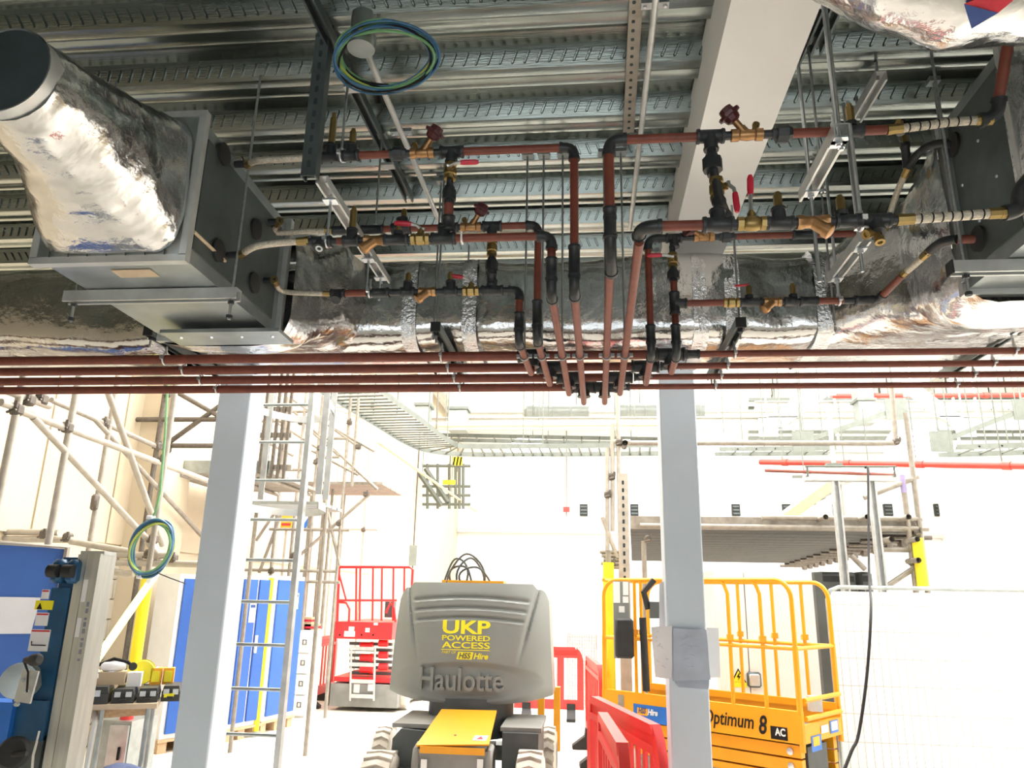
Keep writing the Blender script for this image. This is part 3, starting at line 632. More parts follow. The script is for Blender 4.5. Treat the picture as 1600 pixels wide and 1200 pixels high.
# ---- the four mains
nm = ['nearest', 'second', 'third', 'farthest']
tees = [(x1+.02, x8+.005), (x2+.02, x7+.01), (x3+.03, p6.x+.012), (x4+.025, x5+.02)]
for i, y in enumerate(MAINS):
    t = thing('main_pipe', '%s of the four long red pipes under the foil duct' % nm[i], 'pipe', (0, y, ZM-.02), 'long red mains')
    a, b = tees[i]; rl, rr = .0225, .0155
    seg(t, (-5.4, y, ZM), (a-.05, y, ZM), rl); tee(t, (a, y, ZM), X_, -Z_, .13, .031, .055); seg(t, (a+.05, y, ZM), (b-.05, y, ZM), .021); tee(t, (b, y, ZM), X_, -Z_, .13, .029, .055); coupling(t, (b+.07, y, ZM), (b+.13, y, ZM), .019, 'reducer'); seg(t, (b+.12, y, ZM), (6.2, y, ZM), rr)
# ---- hangers
def clip(root, c, ax, r, up=(0, 0, 1), m='zinc'):
    c, ax, up = V(c), V(ax).normalized(), V(up).normalized(); sd = ax.cross(up)
    pts = [c+(sd*math.cos(q)+up*math.sin(q))*(r+.003) for q in (2*math.pi*k/14 for k in range(14))]
    mb = MB().path(pts, .0045, 6, closed=True)
    for k in (-1, 1): mb.box(c+sd*k*(r+.011), (.014, .014, .014))
    mb.lathe(c+up*(r+.002), up, [(0, .009), (.012, .009)], 6); mb.lathe(c+up*(r+.014), up, [(0, .005), (.03, .005)], 6)
    return mb.build('pipe_clip', m, root)
for px, nmx in ((258, 'left of the left column'), (690, 'left of the copper coloured tails'), (1148, 'just right of the right column'), (1585, 'at the right picture edge')):
    R = Run(None, MAINS[0], ZM); x = R.x(px)
    t = thing('pipe_trapeze', 'channel bracket with four pipe clips %s' % nmx, 'bracket', (x, 3.5, 2.77))
    a, b = V((x, 3.12, 2.785)), V((x, 3.95, 2.785)); MB().chan(a, b, Z_).build('channel', 'galv_dark', t)
    MB().bb(a+V((-.022, -.004, -.002)), a+V((.022, .003, .043))).build('end_cap', 'rubber', t)
    for y in (3.15, 3.93): rod_drop(x, y, 2.74, 3.6, t); 
    nut(x, 3.15, 2.772, t)
    for y in MAINS: clip(t, (x, y, ZM), X_, .0225 if px < 900 else .0155)
wh = ['first', 'second', 'third', 'fourth', 'fifth', 'sixth']
for i, (xx, y0, xm, mi) in enumerate(((x1, 2.84, x1+.02, 0), (x2, 2.8, x2+.02, 1), (x3, 2.35, x3+.03, 2), (x4, 2.33, x4+.025, 3), (x5, 2.09, x5+.02, 3), (p6.x, 1.97, p6.x+.012, 2))):
    f = (3.02-y0)/(MAINS[mi]-y0); c = V((xx+(xm-xx)*f, 3.02, ZR))
    t = thing('pipe_hanger', '%s pipe ring from the left on the row of tail pipes' % wh[i], 'hanger', c, 'rings on the tail pipes')
    clip(t, c, (xm-xx, MAINS[mi]-y0, 0), .0145, m='steel_rod')
    if i != 3: rod_drop(c.x, c.y, ZR+.03, 3.6, t, .0045); MB().bb((c.x-.025, c.y-.02, 3.585), (c.x+.025, c.y+.02, 3.602)).build('ceiling_bracket', 'galv', t)
# ================================================================== struts, rods, conduits, cable coils under the deck
def holes(root, a, b, nrm, pitch=.05, w=.012, l=.026, m='dark_inside', name='slot'):
    a, b = V(a), V(b); d = (b-a); L = d.length; d.normalize(); nrm = V(nrm).normalized(); sd = d.cross(nrm); k = pitch/2
    while k < L:
        c = a+d*k; MB().prism([(-l/2, -w*.3), (-l/2+w*.3, -w/2), (l/2-w*.3, -w/2), (l/2, -w*.3), (l/2, w*.3), (l/2-w*.3, w/2), (-l/2+w*.3, w/2), (-l/2, w*.3)], c, d, sd, nrm*.0012).build(name, m, root); k += pitch
xs = -.945
t = thing('hanging_strut', 'slotted steel channel hanging straight down left of the cable coil', 'channel', (xs, 2.28, 3.03))
MB().chan((xs, 2.26, 3.6), (xs, 2.26, 3.03), (0, -1, 0), .052, .042).build('channel', 'galv_dark', t)
holes(t, (xs, 2.218, 3.6), (xs, 2.218, 3.04), (0, -1, 0), .05, .013, .026)
t = thing('strut_channel', 'steel channel running back from the foot of the hanging strut', 'channel', (xs+.04, 2.7, 3.0))
MB().chan((xs+.03, 2.27, 3.03), (xs+.05, 3.08, 3.0), Z_, .042, .03).build('channel', 'galv_light', t)
for y in (2.35, 2.84, 3.03):
    MB().bb((xs+.015, y-.02, 3.0), (xs+.065, y+.02, 3.006)).build('square_washer', 'zinc', t); MB().tube((xs+.04, y, 2.87 if y < 2.9 else 2.9), (xs+.04, y, 3.03), .005, 8).build('threaded_rod', 'zinc', t)
clip(t, (xs+.04, 2.35, 2.845), X_, .017); clip(t, (xs+.055, 2.84, 2.855), X_, .016)
MB().tube((xs+.07, 2.33, 3.19), (xs+.07, 2.33, 3.55), .005, 8).build('threaded_rod', 'steel_rod', t); clip(t, (xs+.07, 2.33, 3.174), X_, .016)
t = thing('ceiling_channel', 'dark steel channel fixed under the deck left of the coil', 'channel', (-.9, 2.5, 3.54))
MB().chan((-.93, 1.5, 3.558), (-.88, 3.35, 3.558), Z_).build('channel', 'galv_dark', t)
for y in (2.45, 3.0): MB().bb((-.93, y-.02, 3.545), (-.87, y+.02, 3.558)).build('cross_plate', 'galv_light', t)
for (px, py, px2, py2, Y) in ((697, 300, 697, 355, 2.78), (608, 300, 590, 350, 2.8)):
    pass
def drop_rod(px, Y, z0, label, grp='threaded rods'):
    R = Run(None, Y, 3.3); x = R.x(px); t = thing('threaded_rod', label, 'rod', (x, Y, z0), grp)
    MB().tube((x, Y, z0), (x, Y, 3.6), .0045, 8).build('rod', 'steel_rod', t); MB().bb((x-.02, Y-.02, 3.585), (x+.02, Y+.02, 3.605)).build('top_bracket', 'galv', t); MB().lathe((x, Y, z0+.01), Z_, [(0, .009), (.01, .009)], 6).build('nut', 'zinc', t)
    return t
drop_rod(590, 2.82, 3.14, 'thin rod reaching down to the rear upper pipe left of centre'); drop_rod(685, 3.22, 2.78, 'thin rod in front of the foil duct left of centre')
drop_rod(1288, 3.16, 2.8, 'thin rod in front of the foil duct right of the beam')
R = Run(None, 2.0, 3.3)
t = thing('ceiling_channel', 'perforated steel channel fixed under the deck left of the white beam', 'channel', (.18, 2.4, 3.56))
MB().chan((.165, 1.5, 3.6), (.19, 2.9, 3.6), -Z_, .045, .03).build('channel', 'scaf', t); holes(t, (.165, 1.95, 3.571), (.19, 2.88, 3.571), -Z_, .044, .012, .016)
def conduit(label, a, b, boxes, r=.0115):
    t = thing('conduit', label, 'conduit', a); MB().tube(a, b, r, 10).build('tube', 'galv_light', t); a, b = V(a), V(b)
    for f in boxes:
        c = a.lerp(b, f); MB().bb(c+V((-.045, -.015, -.004)), c+V((.045, .015, .012))).build('saddle', 'galv', t)
        for k in (-1, 1): MB().lathe(c+V((k*.033, 0, -.004)), -Z_, [(0, .007), (.006, .005)], 8).build('saddle_screw', 'zinc', t)
    return t
conduit('straight galvanised conduit under the deck beside the white beam', (.232, 1.4, 3.52), (.236, 3.62, 3.52), (.3, .63))
tcv = conduit('galvanised conduit running back from the round box above the cable coil', (-.765, 2.14, 3.50), (-.74, 3.55, 3.50), (.38,), .0125)
MB().lathe((-.768, 2.14, 3.47), Z_, [(0, .035), (.0, .048), (.05, .05), (.05, .042), (.14, .042)], 20).build('conduit_box', 'galv', tcv)
def coil(label, c, ux, uy, a, b, cols, n, thick=.0055, spread=.03, tie=True):
    t = thing('cable_coil', label, 'cable', V(c)-V(uy)*b); c, ux, uy = V(c), V(ux).normalized(), V(uy).normalized(); w = ux.cross(uy)
    for k in range(n):
        ra, rb = a*random.uniform(.86, 1.03), b*random.uniform(.82, 1.05); oc = w*random.uniform(-spread, spread); ph = random.random()*6; pts = []
        sh = V((random.uniform(-.02, .02), 0, 0))
        for i in range(40):
            q = 2*math.pi*i/40; wob = 1+.025*math.sin(3*q+ph)
            pts.append(c+ux*math.cos(q)*ra*wob+uy*math.sin(q)*rb*wob+oc*(.6+.4*math.sin(q+ph))+sh*math.sin(q))
        MB().path(pts, thick*random.uniform(.75, 1.1), 6, closed=True).build('strand', cols[k % len(cols)], t)
    return t
cc = W(602, 91, 2.18)
tcl = coil('green and dark blue cable coil lying under the conduit near the ceiling', cc, (1, 0, .0), (-.1, .75, -.35), .185, .125, ['wire_blue', 'wire_green', 'cable', 'wire_yellow', 'wire_blue', 'wire_green'], 20, .005, .03)
MB().path([W(572, 62, 2.16), W(566, 66, 2.15), W(545, 72, 2.13)], .004, 6).build('tie', 'wire_yellow', tcl)
# right hand brackets
def bracket(label, x, y0, y1, z, rods, zt=3.6, m='galv_light'):
    t = thing('strut_bracket', label, 'bracket', (x, (y0+y1)/2, z)); MB().chan((x, y0, z), (x, y1, z), Z_, .045, .042).build('channel', m, t)
    for y, zl, dx in rods:
        MB().tube((x+dx, y, zl), (x+dx, y, zt), .0065, 8).build('threaded_rod', 'zinc', t); MB().bb((x-.022, y-.02, z-.006), (x+.022, y+.02, z)).build('square_washer', 'zinc', t); MB().lathe((x+dx, y, z-.018), Z_, [(0, .011), (.012, .011)], 6).build('nut', 'zinc', t)
    return t
xb = Run(None, 2.05, 3.0).x(1312)
t = bracket('pale strut bracket with twin rods right of the white beam', xb, 2.03, 2.42, 2.985, [(2.05, 2.96, -.006), (2.07, 2.96, .008), (2.36, 2.66, 0)])
clip(t, (xb-.0, 2.09, 3.038), X_, .0155); clip(t, (xb-.0, 1.97, 2.668), X_, .019); MB().tube((xb, 1.97, 2.69), (xb, 1.97, 2.98), .007, 8).build('threaded_rod', 'zinc', t)
xb2 = Run(None, 2.95, 2.9).x(1318)
t = bracket('small strut bracket hanging before the foil duct on the right', xb2, 2.68, 3.06, 2.955, [(2.74, 2.86, .0), (3.02, 2.88, 0)])
clip(t, (xb2, 3.02, 2.857), X_, .0155)
t = thing('ceiling_channel', 'dark double channel fixed under the deck right of the white beam', 'channel', (.8, 2.2, 3.54)); MB().chan((.80, 1.5, 3.558), (.775, 2.45, 3.558), Z_).build('channel', 'galv_dark', t); MB().chan((.86, 1.5, 3.558), (.835, 2.4, 3.558), Z_).build('channel', 'galv_dark', t)
MB().bb((.77, 2.1, 3.545), (.88, 2.15, 3.558)).build('cross_plate', 'galv_light', t)
a, b = WZ(1378, 125, 3.5), WZ(1338, 192, 3.5)
t = thing('ceiling_channel', 'short steel channel with bright lips under the deck at right', 'channel', a); MB().chan(a, b, Z_).build('channel', 'galv_light', t); MB().tube(a+V((0, .03, .02)), (a.x, a.y+.03, 3.6), .006, 8).build('threaded_rod', 'steel_rod', t); MB().tube(b+V((0, -.03, .02)), (b.x, b.y-.03, 3.6), .006, 8).build('threaded_rod', 'steel_rod', t)
drop_rod(1273, 2.35, 2.97, 'long thin rod just right of the white beam')
R = Run(None, 2.3, 3.3)
drop_rod(1474, 2.62, 2.75, 'long rod beside the right air unit')
# hanging tag labels and a hanging black lead on the right
pts = bez([W(1352, 731, 8.65), W(1356, 735, 8.55), W(1357, 800, 8.2), W(1358, 900, 7.6), W(1361, 950, 6.7), W(1355, 1050, 6.4), W(1342, 1145, 6.2), W(1330, 1175, 6.1), W(1305, 1240, 5.9)], 8)
t = thing('hanging_cable', 'thin black cable hanging down in front of the white fence', 'cable', pts[-1]); MB().path(pts, .0115, 8).build('lead', 'cable', t)
# ================================================================== boom lift
BX, BY = -.985, 6.5
def bz(py): return 1.765-(py-911)*.00503
def bxp(px): return (px-731)*.00553
def b_hw(z): return .695-.045*max(0, min(1, (z-.9)/.82))
def b_y(u, z):
    au = abs(u); x = u*b_hw(z)
    y = .26*au**3.2 + .10*max(0, (z-1.25)/.5)**2 + .05*max(0, (.95-z)/.15)**2
    uc = .90-.25*(1.765-z)/.55
    if z > 1.1: y += .035*math.exp(-((au-uc)/.022)**2)*min(1, (z-1.1)/.3) - .012*(1/(1+math.exp((au-uc)*60)))*min(1, (z-1.1)/.3)
    e = (x/.62)**2 + ((z-.985)/.155)**2
    if e < 1: y += .030*min(1, (1-e)*2.2)
    for zc, w in ((bz(936), .485), (bz(952.5), .465), (bz(968.5), .445)):
        zz = zc-.03*(x/w)**2+.012
        if abs(x) < w+.02:
            f = math.exp(-((z-zz)/.014)**2)*min(1, max(0, (w+.02-abs(x))/.03)); y += .024*f
            y -= .008*math.exp(-((z-zz+.026)/.01)**2)*min(1, max(0, (w+.02-abs(x))/.03))
    return y
t = thing('boom_lift', 'grey boom lift with yellow lettering on its rounded rear cover', 'boom lift', (BX, BY, 0))
nu, nzr = 120, 110; rows = []
for j in range(nzr+1):
    v = j/nzr; row = []
    for i in range(nu+1):
        u = -1+2*i/nu; au = abs(u)
        ztop = 1.765 if au < .80 else (1.765-.045*min(1, (au-.80)/.06) if au < .9 else 1.72-.10*((au-.9)/.1)**2.5)
        zbot = .815+.06*au**3
        z = zbot+(ztop-zbot)*v; row.append(V((BX+u*b_hw(z), BY+b_y(u, z), z)))
    rows.append(row)
mb = MB().grid(rows)
back = [V((p.x, BY+.75, p.z)) for p in rows[-1]]; mb.grid([rows[-1], back]); backb = [V((p.x, BY+.75, p.z)) for p in rows[0]]; mb.grid([rows[0], backb])
mb.grid([[r[0] for r in rows], [V((r[0].x, BY+.75, r[0].z)) for r in rows]]); mb.grid([[r[-1] for r in rows], [V((r[-1].x, BY+.75, r[-1].z)) for r in rows]])
cov = mb.build('rear_cover', 'boom_grey', t)
def on_cover(p):
    z = p.z; x = p.x-BX; d = BY-p.y
    return V((p.x, BY+b_y(x/b_hw(z), z)-.004-d, z))
def btext(txt, px, py, w, h, m='logo_yellow', bold=.0, ext=.0015, shear=0.0, name='lettering'):
    return letters(name, txt, 1, (BX+bxp(px), BY, bz(py)), (1, 0, 0), (0, 0, 1), m, cov, ext, bold, shear, fit=(w, h), bend=on_cover)
btext('UKP', 729, 982, .40, .108, bold=.03); btext('POWERED', 729, 999, .40, .042, bold=.02); btext('ACCESS', 729, 1010, .40, .05, bold=.02)
mm = MB(); mm.grid([[on_cover(V((BX+bxp(692+k*7.3), BY, bz(y)))) for k in range(11)] for y in (1016.8, 1018)]); mm.build('underline', 'logo_yellow', cov)
btext('PART OF', 704, 1021.5, .12, .02, shear=.2)
mm = MB(); mm.grid([[on_cover(V((BX+bxp(x0+(x1-x0)*k/4), BY, bz(y)))) for k in range(5)] for (y, x0, x1) in ((1020.5, 718, 741), (1032, 715.5, 738.5))]); mm.build('logo_plate', 'logo_yellow', cov)
def on_cover2(p): q = on_cover(p); q.y -= .003; return q
letters('lettering', 'HSS', 1, (BX+bxp(728), BY, bz(1026.3)), (1, 0, 0), (0, 0, 1), 'boom_dark', cov, .001, .02, .25, fit=(.10, .045), bend=on_cover2)
btext('Hire', 752, 1026.5, .12, .048, bold=.03, shear=.25)
btext('Haulotte', 723, 1063, .70, .175, 'boom_grey', .014, .035, name='raised_lettering')
# turntable neck, bonnet, axle boxes
MB().lathe((BX, BY+.35, .55), (0, 0, 1), [(0, .36), (.3, .36)], 24).build('turntable', 'boom_dark', t)
a, b, c, d = W(690, 1108, 6.35), W(776, 1110, 6.35), W(764, 1163, 5.85), W(650, 1164, 5.85)
mb = MB(); mb.add([a, b, c, d]+[p-V((0, -.01, .012)) for p in (a, b, c, d)], [(0, 1, 2, 3), (7, 6, 5, 4), (0, 4, 5, 1), (1, 5, 6, 2), (2, 6, 7, 3), (3, 7, 4, 0)])
hd = mb.build('bonnet', 'lift_yellow', t)
lip = d.lerp(c, .06); MB().bb((lip.x, d.y-.012, d.z-.05), (c.x-.03, d.y+.0, d.z-.004)).build('bonnet_lip', 'lift_yellow', hd)
n_ = (b-a).cross(d-a).normalized(); n_ = n_ if n_.z > 0 else -n_
q = a.lerp(d, .84).lerp(b.lerp(c, .84), .86)+n_*.003; MB().prism([(-.05, -.035), (.05, -.035), (.05, .035), (-.05, .035)], q, (b-a).normalized(), (a-d).normalized(), n_*.001).build('arrow_label', 'white', hd)
MB().prism([(-.025, -.02), (.025, -.02), (.0, .025)], q+n_*.002, (b-a).normalized(), (a-d).normalized(), n_*.001).build('arrow_mark', 'sticker_red', hd)
MB().lathe(a.lerp(d, .75).lerp(b.lerp(c, .75), .48)+n_*.001, n_, [(0, .012), (.006, .008)], 10).build('bonnet_screw', 'bronze', hd)
MB().bb((d.x, 5.86, .2), (c.x, 6.3, d.z-.03)).build('front_plate', 'chassis_grey', t)
for x in (d.x, c.x): MB().path([(x, 5.87, .15), (x, 5.85, d.z-.12), (x, 5.88, d.z-.04), (x, 5.98, d.z-.02)], .028, 10).build('bumper_tube', 'chassis_grey', t)
for px in (662, 750): p = W(px, 1195, 5.84); MB().bb((p.x-.022, 5.84, p.z-.04), (p.x+.022, 5.845, p.z+.035)).build('label_plate', 'white', t)
for (x0, x1, px, mm_) in ((617, 692, 0, 'boom_dark'), (786, 842, 1, 'boom_dark')):
    l, r = W(x0, 1130, 6.15), W(x1, 1130, 6.15); mb = MB(); zt = .66
    mb.prism([(l.x, .22), (r.x, .22), (r.x, zt), (l.x+.06 if not px else r.x, zt+.02), (l.x, zt-.05) if not px else (l.x, zt+.02)], (0, 6.1, 0), (1, 0, 0), (0, 0, 1), (0, .75, 0)); mb.build('side_box', mm_, t)
    MB().bb((l.x-.02, 6.15, zt+.02), (r.x+.02, 6.85, zt+.05)).build('side_cover', 'chassis_grey', t)
MB().bb((BX-.62, 6.0, .3), (BX+.62, 6.2, .42)).build('front_axle', 'boom_dark', t); MB().bb((BX-.62, 7.1, .3), (BX+.62, 7.3, .42)).build('rear_axle', 'boom_dark', t)
def wheel(root, x0, x1, y, r, name='wheel'):
    w = MB().lathe((x0, y, r), X_, [(0, r*.55), (0, r*.82), (.02, r*.93), (x1-x0-.02, r*.93), (x1-x0, r*.82), (x1-x0, r*.55)], 32).build(name, 'tyre', root)
    MB().lathe((x0-.005, y, r), X_, [(0, r*.5), (.01, r*.55), (x1-x0, r*.55), (x1-x0+.01, r*.5)], 20).build('hub', 'chassis_grey', w)
    n = 20
    for k in range(n):                                       # chevron lugs
        q = 2*math.pi*k/n; xm = (x0+x1)/2; vs = []; 
        for rr in (r*.9, r*1.0):
            for (xx, dq, ww) in ((x0+.012, .10, .085), (xm, -.02, .085), (x1-.012, .10, .085)):
                for s in (-1, 1): vs.append(V((xx, y+math.cos(q+dq+s*ww)*rr, r+math.sin(q+dq+s*ww)*rr)))
        MB().add(vs, [(6, 7, 9, 8), (8, 9, 11, 10), (0, 6, 8, 2), (2, 8, 10, 4), (1, 3, 9, 7), (3, 5, 11, 9), (0, 1, 7, 6), (4, 10, 11, 5)]).build('tread_lug', 'tyre', w)
    return w
for (x0, x1, y, py, r) in ((566, 615, 5.9, 1176, 0), (806, 849, 5.9, 1176, 0), (843, 869, 7.2, 1137, 0), (585, 612, 7.2, 1137, 0)):
    l, rr = W(x0, py, y), W(x1, py, y); wheel(t, l.x, rr.x, y+.12, max(.2, (l.z-.0)/2))
for k, (cx, w, h, dz) in enumerate(((712, .10, .2, 0), (728, .14, .24, .0), (735, .10, .18, .02), (742, .13, .12, 0), (720, .12, .13, 0))):
    p = W(cx, 908, 6.9); pts = [p+V((math.cos(q)*w*(1+.2*math.sin(q*2+k)), .05*math.sin(q+k), math.sin(q)*h+dz)) for q in (math.pi*i/14-.15 for i in range(16))]
    MB().path(pts, .0095, 7).build('hydraulic_hose', 'boom_dark', t)
MB().bb((BX-.3, 6.85, 1.74), (BX+.25, 7.1, 1.79)).build('boom_foot', 'lift_yellow', t)
for px in (845, 870): p = W(px, 1120, 7.6); MB().bb((p.x-.03, 7.6, .3), (p.x+.03, 7.7, .85)).build('boom_strut', 'lift_yellow', t)
# ================================================================== yellow scissor lift
C0, C1, C2 = V((1.728, 6.877, 0)), V((.168, 8.095, 0)), V((2.235, 7.527, 0))
E1 = (C1-C0); LA = E1.length; E1.normalize(); E2 = V((-E1.y, E1.x, 0)); E2 = E2 if E2.x > 0 else -E2; LB = .80
def S(a, b, z): return C0+E1*a+E2*b+V((0, 0, z))
def px_of(p): v = p-CAM; return 800+FPX*v.dot(RT)/v.dot(FW), 600-FPX*v.dot(UP)/v.dot(FW)
def a_at(px, z, b=0):
    lo, hi = -.5, LA+.5
    for _ in range(40):
        m = (lo+hi)/2
        if px_of(S(m, b, z))[0] > px: lo = m
        else: hi = m
    return lo
def z_at(px, py, b=0):
    z = 1.0
    for _ in range(6):
        a = a_at(px, z, b); y = px_of(S(a, b, z))[1]; z += (y-py)*.0055
    return a_at(px, z, b), z
ZT = z_at(1245, 906)[1]; ZMID = z_at(1245, 1014)[1]; ZB = z_at(1250, 1112)[1]; ZL = z_at(1252, 1163)[1]
t = thing('scissor_lift', 'yellow scissor lift with guard rails behind the right column', 'scissor lift', S(LA/2, LB/2, 0))
TR = .02
def railpath(root, pts, name, r=TR, m='lift_yellow'): return MB().path(pts, r, 8).build(name, m, root)
def corner(a0, b0, a1, b1, z): pass
ra = .16
railpath(t, [S(LA, 0, ZMID), S(LA, 0, ZT-ra)]+[S(LA-ra*(1-math.cos(q)), 0, ZT-ra*(1-math.sin(q))) for q in (math.pi/2*k/6 for k in range(1, 7))]+[S(ra*.9, 0, ZT)]+[S(ra*.9*(1-math.sin(q)), 0, ZT-ra*(1-math.cos(q))) for q in (math.pi/2*k/6 for k in range(1, 7))]+[S(0, 0, ZMID)], 'top_rail')
railpath(t, [S(LA, LB, ZMID), S(LA, LB, ZT-ra)]+[S(LA-ra*(1-math.cos(q)), LB, ZT-ra*(1-math.sin(q))) for q in (math.pi/2*k/6 for k in range(1, 7))]+[S(ra*.9, LB, ZT)]+[S(ra*.9*(1-math.sin(q)), LB, ZT-ra*(1-math.cos(q))) for q in (math.pi/2*k/6 for k in range(1, 7))]+[S(0, LB, ZMID)], 'top_rail')
railpath(t, [S(LA, 0, ZT), S(LA, LB, ZT)], 'top_rail')
for z, nm_ in ((ZMID, 'mid_rail'),):
    for p, q in ((S(0, 0, z), S(LA, 0, z)), (S(0, LB, z), S(LA, LB, z)), (S(LA, 0, z), S(LA, LB, z)), (S(0, 0, z), S(0, LB, z))): railpath(t, [p, q], nm_, .017)
for (px, b, full) in ((993, 0, 1), (1141, 0, 1), (1192, 0, 1), (1003, 0, 1), (1157, LB, 1), (1211, LB, 1), (1258, LB, 0)):
    a = a_at(px, ZMID, b); bend = px in (1141, 1192)
    pts = [S(a, b, ZB-.02), S(a, b, ZT-.12), S(a+(.03 if bend else 0), b, ZT-.04), S(a+(.08 if bend else 0), b, ZT)]
    railpath(t, pts, 'post', .017)
    p = S(a, b, ZMID+.06); MB().bb(p-V((.028, .028, .02)), p+V((.028, .028, .03))).build('socket', 'lift_yellow', t); MB().tube(p-E1*.045+V((0, 0, .02)), p+E1*.045+V((0, 0, .02)), .006, 6).build('pin', 'zinc', t)
for (a, b) in ((0, 0), (0, LB), (LA, 0), (LA, LB)): railpath(t, [S(a, b, ZL-.06), S(a, b, ZMID+.02)], 'corner_post', .024)
RZ = Matrix((E1, -E2 if False else V((0, 0, 1)).cross(E1), V((0, 0, 1)))).transposed()
def sbox(a0, a1, b0, b1, z0, z1, name, m, root=t): 
    c = S((a0+a1)/2, (b0+b1)/2, (z0+z1)/2); return MB().box(c, (abs(a1-a0), abs(b1-b0), z1-z0), RZ).build(name, m, root)
side = sbox(-.02, LA+.02, -.02, .02, ZL, ZB, 'side_board', 'lift_yellow'); sbox(-.02, LA+.02, LB-.02, LB+.02, ZL+.02, ZB-.02, 'side_board', 'lift_yellow'); sbox(0, LA, .02, LB-.02, ZL+.02, ZL+.06, 'deck', 'chassis_grey'); sbox(0, LA, LB-.05, LB-.02, ZB-.05, ZB+.01, 'toe_board', 'lift_yellow'); sbox(-.02, .01, .0, LB, ZL+.0, ZL+.14, 'end_board', 'lift_yellow')
for k in range(2): railpath(t, [S(-.03, .03, ZL+.19+k*.14), S(-.03, LB-.03, ZL+.19+k*.14)], 'step', .02)
for k in range(5): 
    z1 = ZL-.02-k*.11; sbox(.03, LA-.05, .03, .10, z1-.095, z1, 'scissor_beam', 'lift_yellow'); sbox(.03, LA-.05, LB-.10, LB-.03, z1-.095, z1, 'scissor_beam', 'lift_yellow')
    MB().lathe(S(.12, .03, z1-.05), -E2, [(0, .028), (.012, .028), (.014, .018)], 12).build('pivot', 'zinc', t)
sbox(-.06, LA+.05, .02, LB-.02, .12, .26, 'chassis', 'chassis_grey'); sbox(.05, .35, .2, LB-.2, .26, ZL-.05, 'ram_block', 'boom_dark')
for (a, b) in ((.2, 0), (.2, LB-.1), (LA-.25, 0), (LA-.25, LB-.1)): MB().lathe(S(a, b, .16), E2, [(0, .09), (0, .15), (.02, .16), (.09, .16), (.11, .15), (.11, .09)], 20).build('wheel', 'tyre', t)
def stext(txt, px, py, w, h, m, bold=0.0, shear=0.0, off=.024, name='lettering'):
    a, z = z_at(px, py); return letters(name, txt, 1, S(a, -off, z), -E1, (0, 0, 1), m, side, .001, bold, shear, fit=(w, h))
def splate(px0, px1, py0, py1, m, off=.022, name='label_plate'):
    a0, z0 = z_at(px0, (py0+py1)/2); a1, _ = z_at(px1, (py0+py1)/2); zt = z0+(py1-py0)/2*.0058; zb = z0-(py1-py0)/2*.0058
    c = S((a0+a1)/2, -off, z0); return MB().box(c, (abs(a1-a0), .002, zt-zb), RZ).build(name, m, side)
stext('Optimum', 1140, 1126, .47, .15, 'cable', .01, .2); stext('8', 1194, 1132, .075, .15, 'cable', .02, .2); splate(1206, 1232, 1135, 1152, 'cable'); stext('AC', 1221, 1143.5, .09, .06, 'white', .03, 0, .026)
p = splate(992, 1062, 1099, 1125, 'bright_blue'); splate(998, 1014, 1105, 1116, 'orange', .024); stext('HSS', 1006, 1110, .085, .05, 'navy', .02, .25, .028); stext('Hire', 1022, 1113, .11, .055, 'white', .03, .25, .026)
splate(968, 977, 1085, 1107, 'scaf', .023, 'hinge')
for (b0, b1, z0, z1, m) in ((.12, .32, -.10, .02, 'bright_blue'), (.15, .28, -.06, .01, 'orange'), (.52, .7, 0, .1, 'bright_blue'), (.55, .68, .02, .09, 'white'), (.33, .48, .02, .08, 'white')):
    MB().box(S(-.024-(.002 if m in ('orange', 'white') else 0), (b0+b1)/2, ZL+.03+(z0+z1)/2), (.002, b1-b0, z1-z0), RZ).build('end_label', m, t)
p = S(.02, .35, ZL+.28); MB().bb(p-V((.05, .05, .06)), p+V((.05, .05, .06))).build('power_socket', 'galv_light', t)
# control box and manual case hung in the platform
p0, p1 = W(958, 908, 7.75), W(984, 978, 7.75); MB().bb((p0.x, 7.75, p1.z-.3), (p1.x, 7.82, p0.z)).build('control_panel', 'boom_grey', t)
for (x0, y0, x1, y1) in ((958, 909, 969, 942), (973, 909, 982, 930), (973, 932, 982, 942), (967, 947, 976, 957)):
    a, b = W(x0, y0, 7.745), W(x1, y1, 7.745); MB().bb((a.x, 7.743, b.z), (b.x, 7.747, a.z)).build('notice', 'white', t)
a, b = W(961, 966, 7.6), W(991, 1029, 7.6); MB().bevbox(((a.x+b.x)/2, 7.62, (a.z+b.z)/2), (b.x-a.x, .09, a.z-b.z), .02).build('manual_case', 'rubber', t)
a, b = W(1005, 905, 7.6), W(1030, 965, 7.6); MB().path([W(1022, 906, 7.6), W(1006, 925, 7.6), W(1013, 952, 7.6)], .03, 8).build('control_arm', 'rubber', t); MB().bb((W(1015, 945, 7.6).x, 7.55, W(1015, 966, 7.6).z), (W(1040, 945, 7.6).x, 7.7, W(1015, 940, 7.6).z)).build('control_box', 'boom_dark', t)
MB().tube(W(1004, 965, 7.6), W(1010, 1080, 7.6), .035, 10).build('control_post', 'rubber', t)
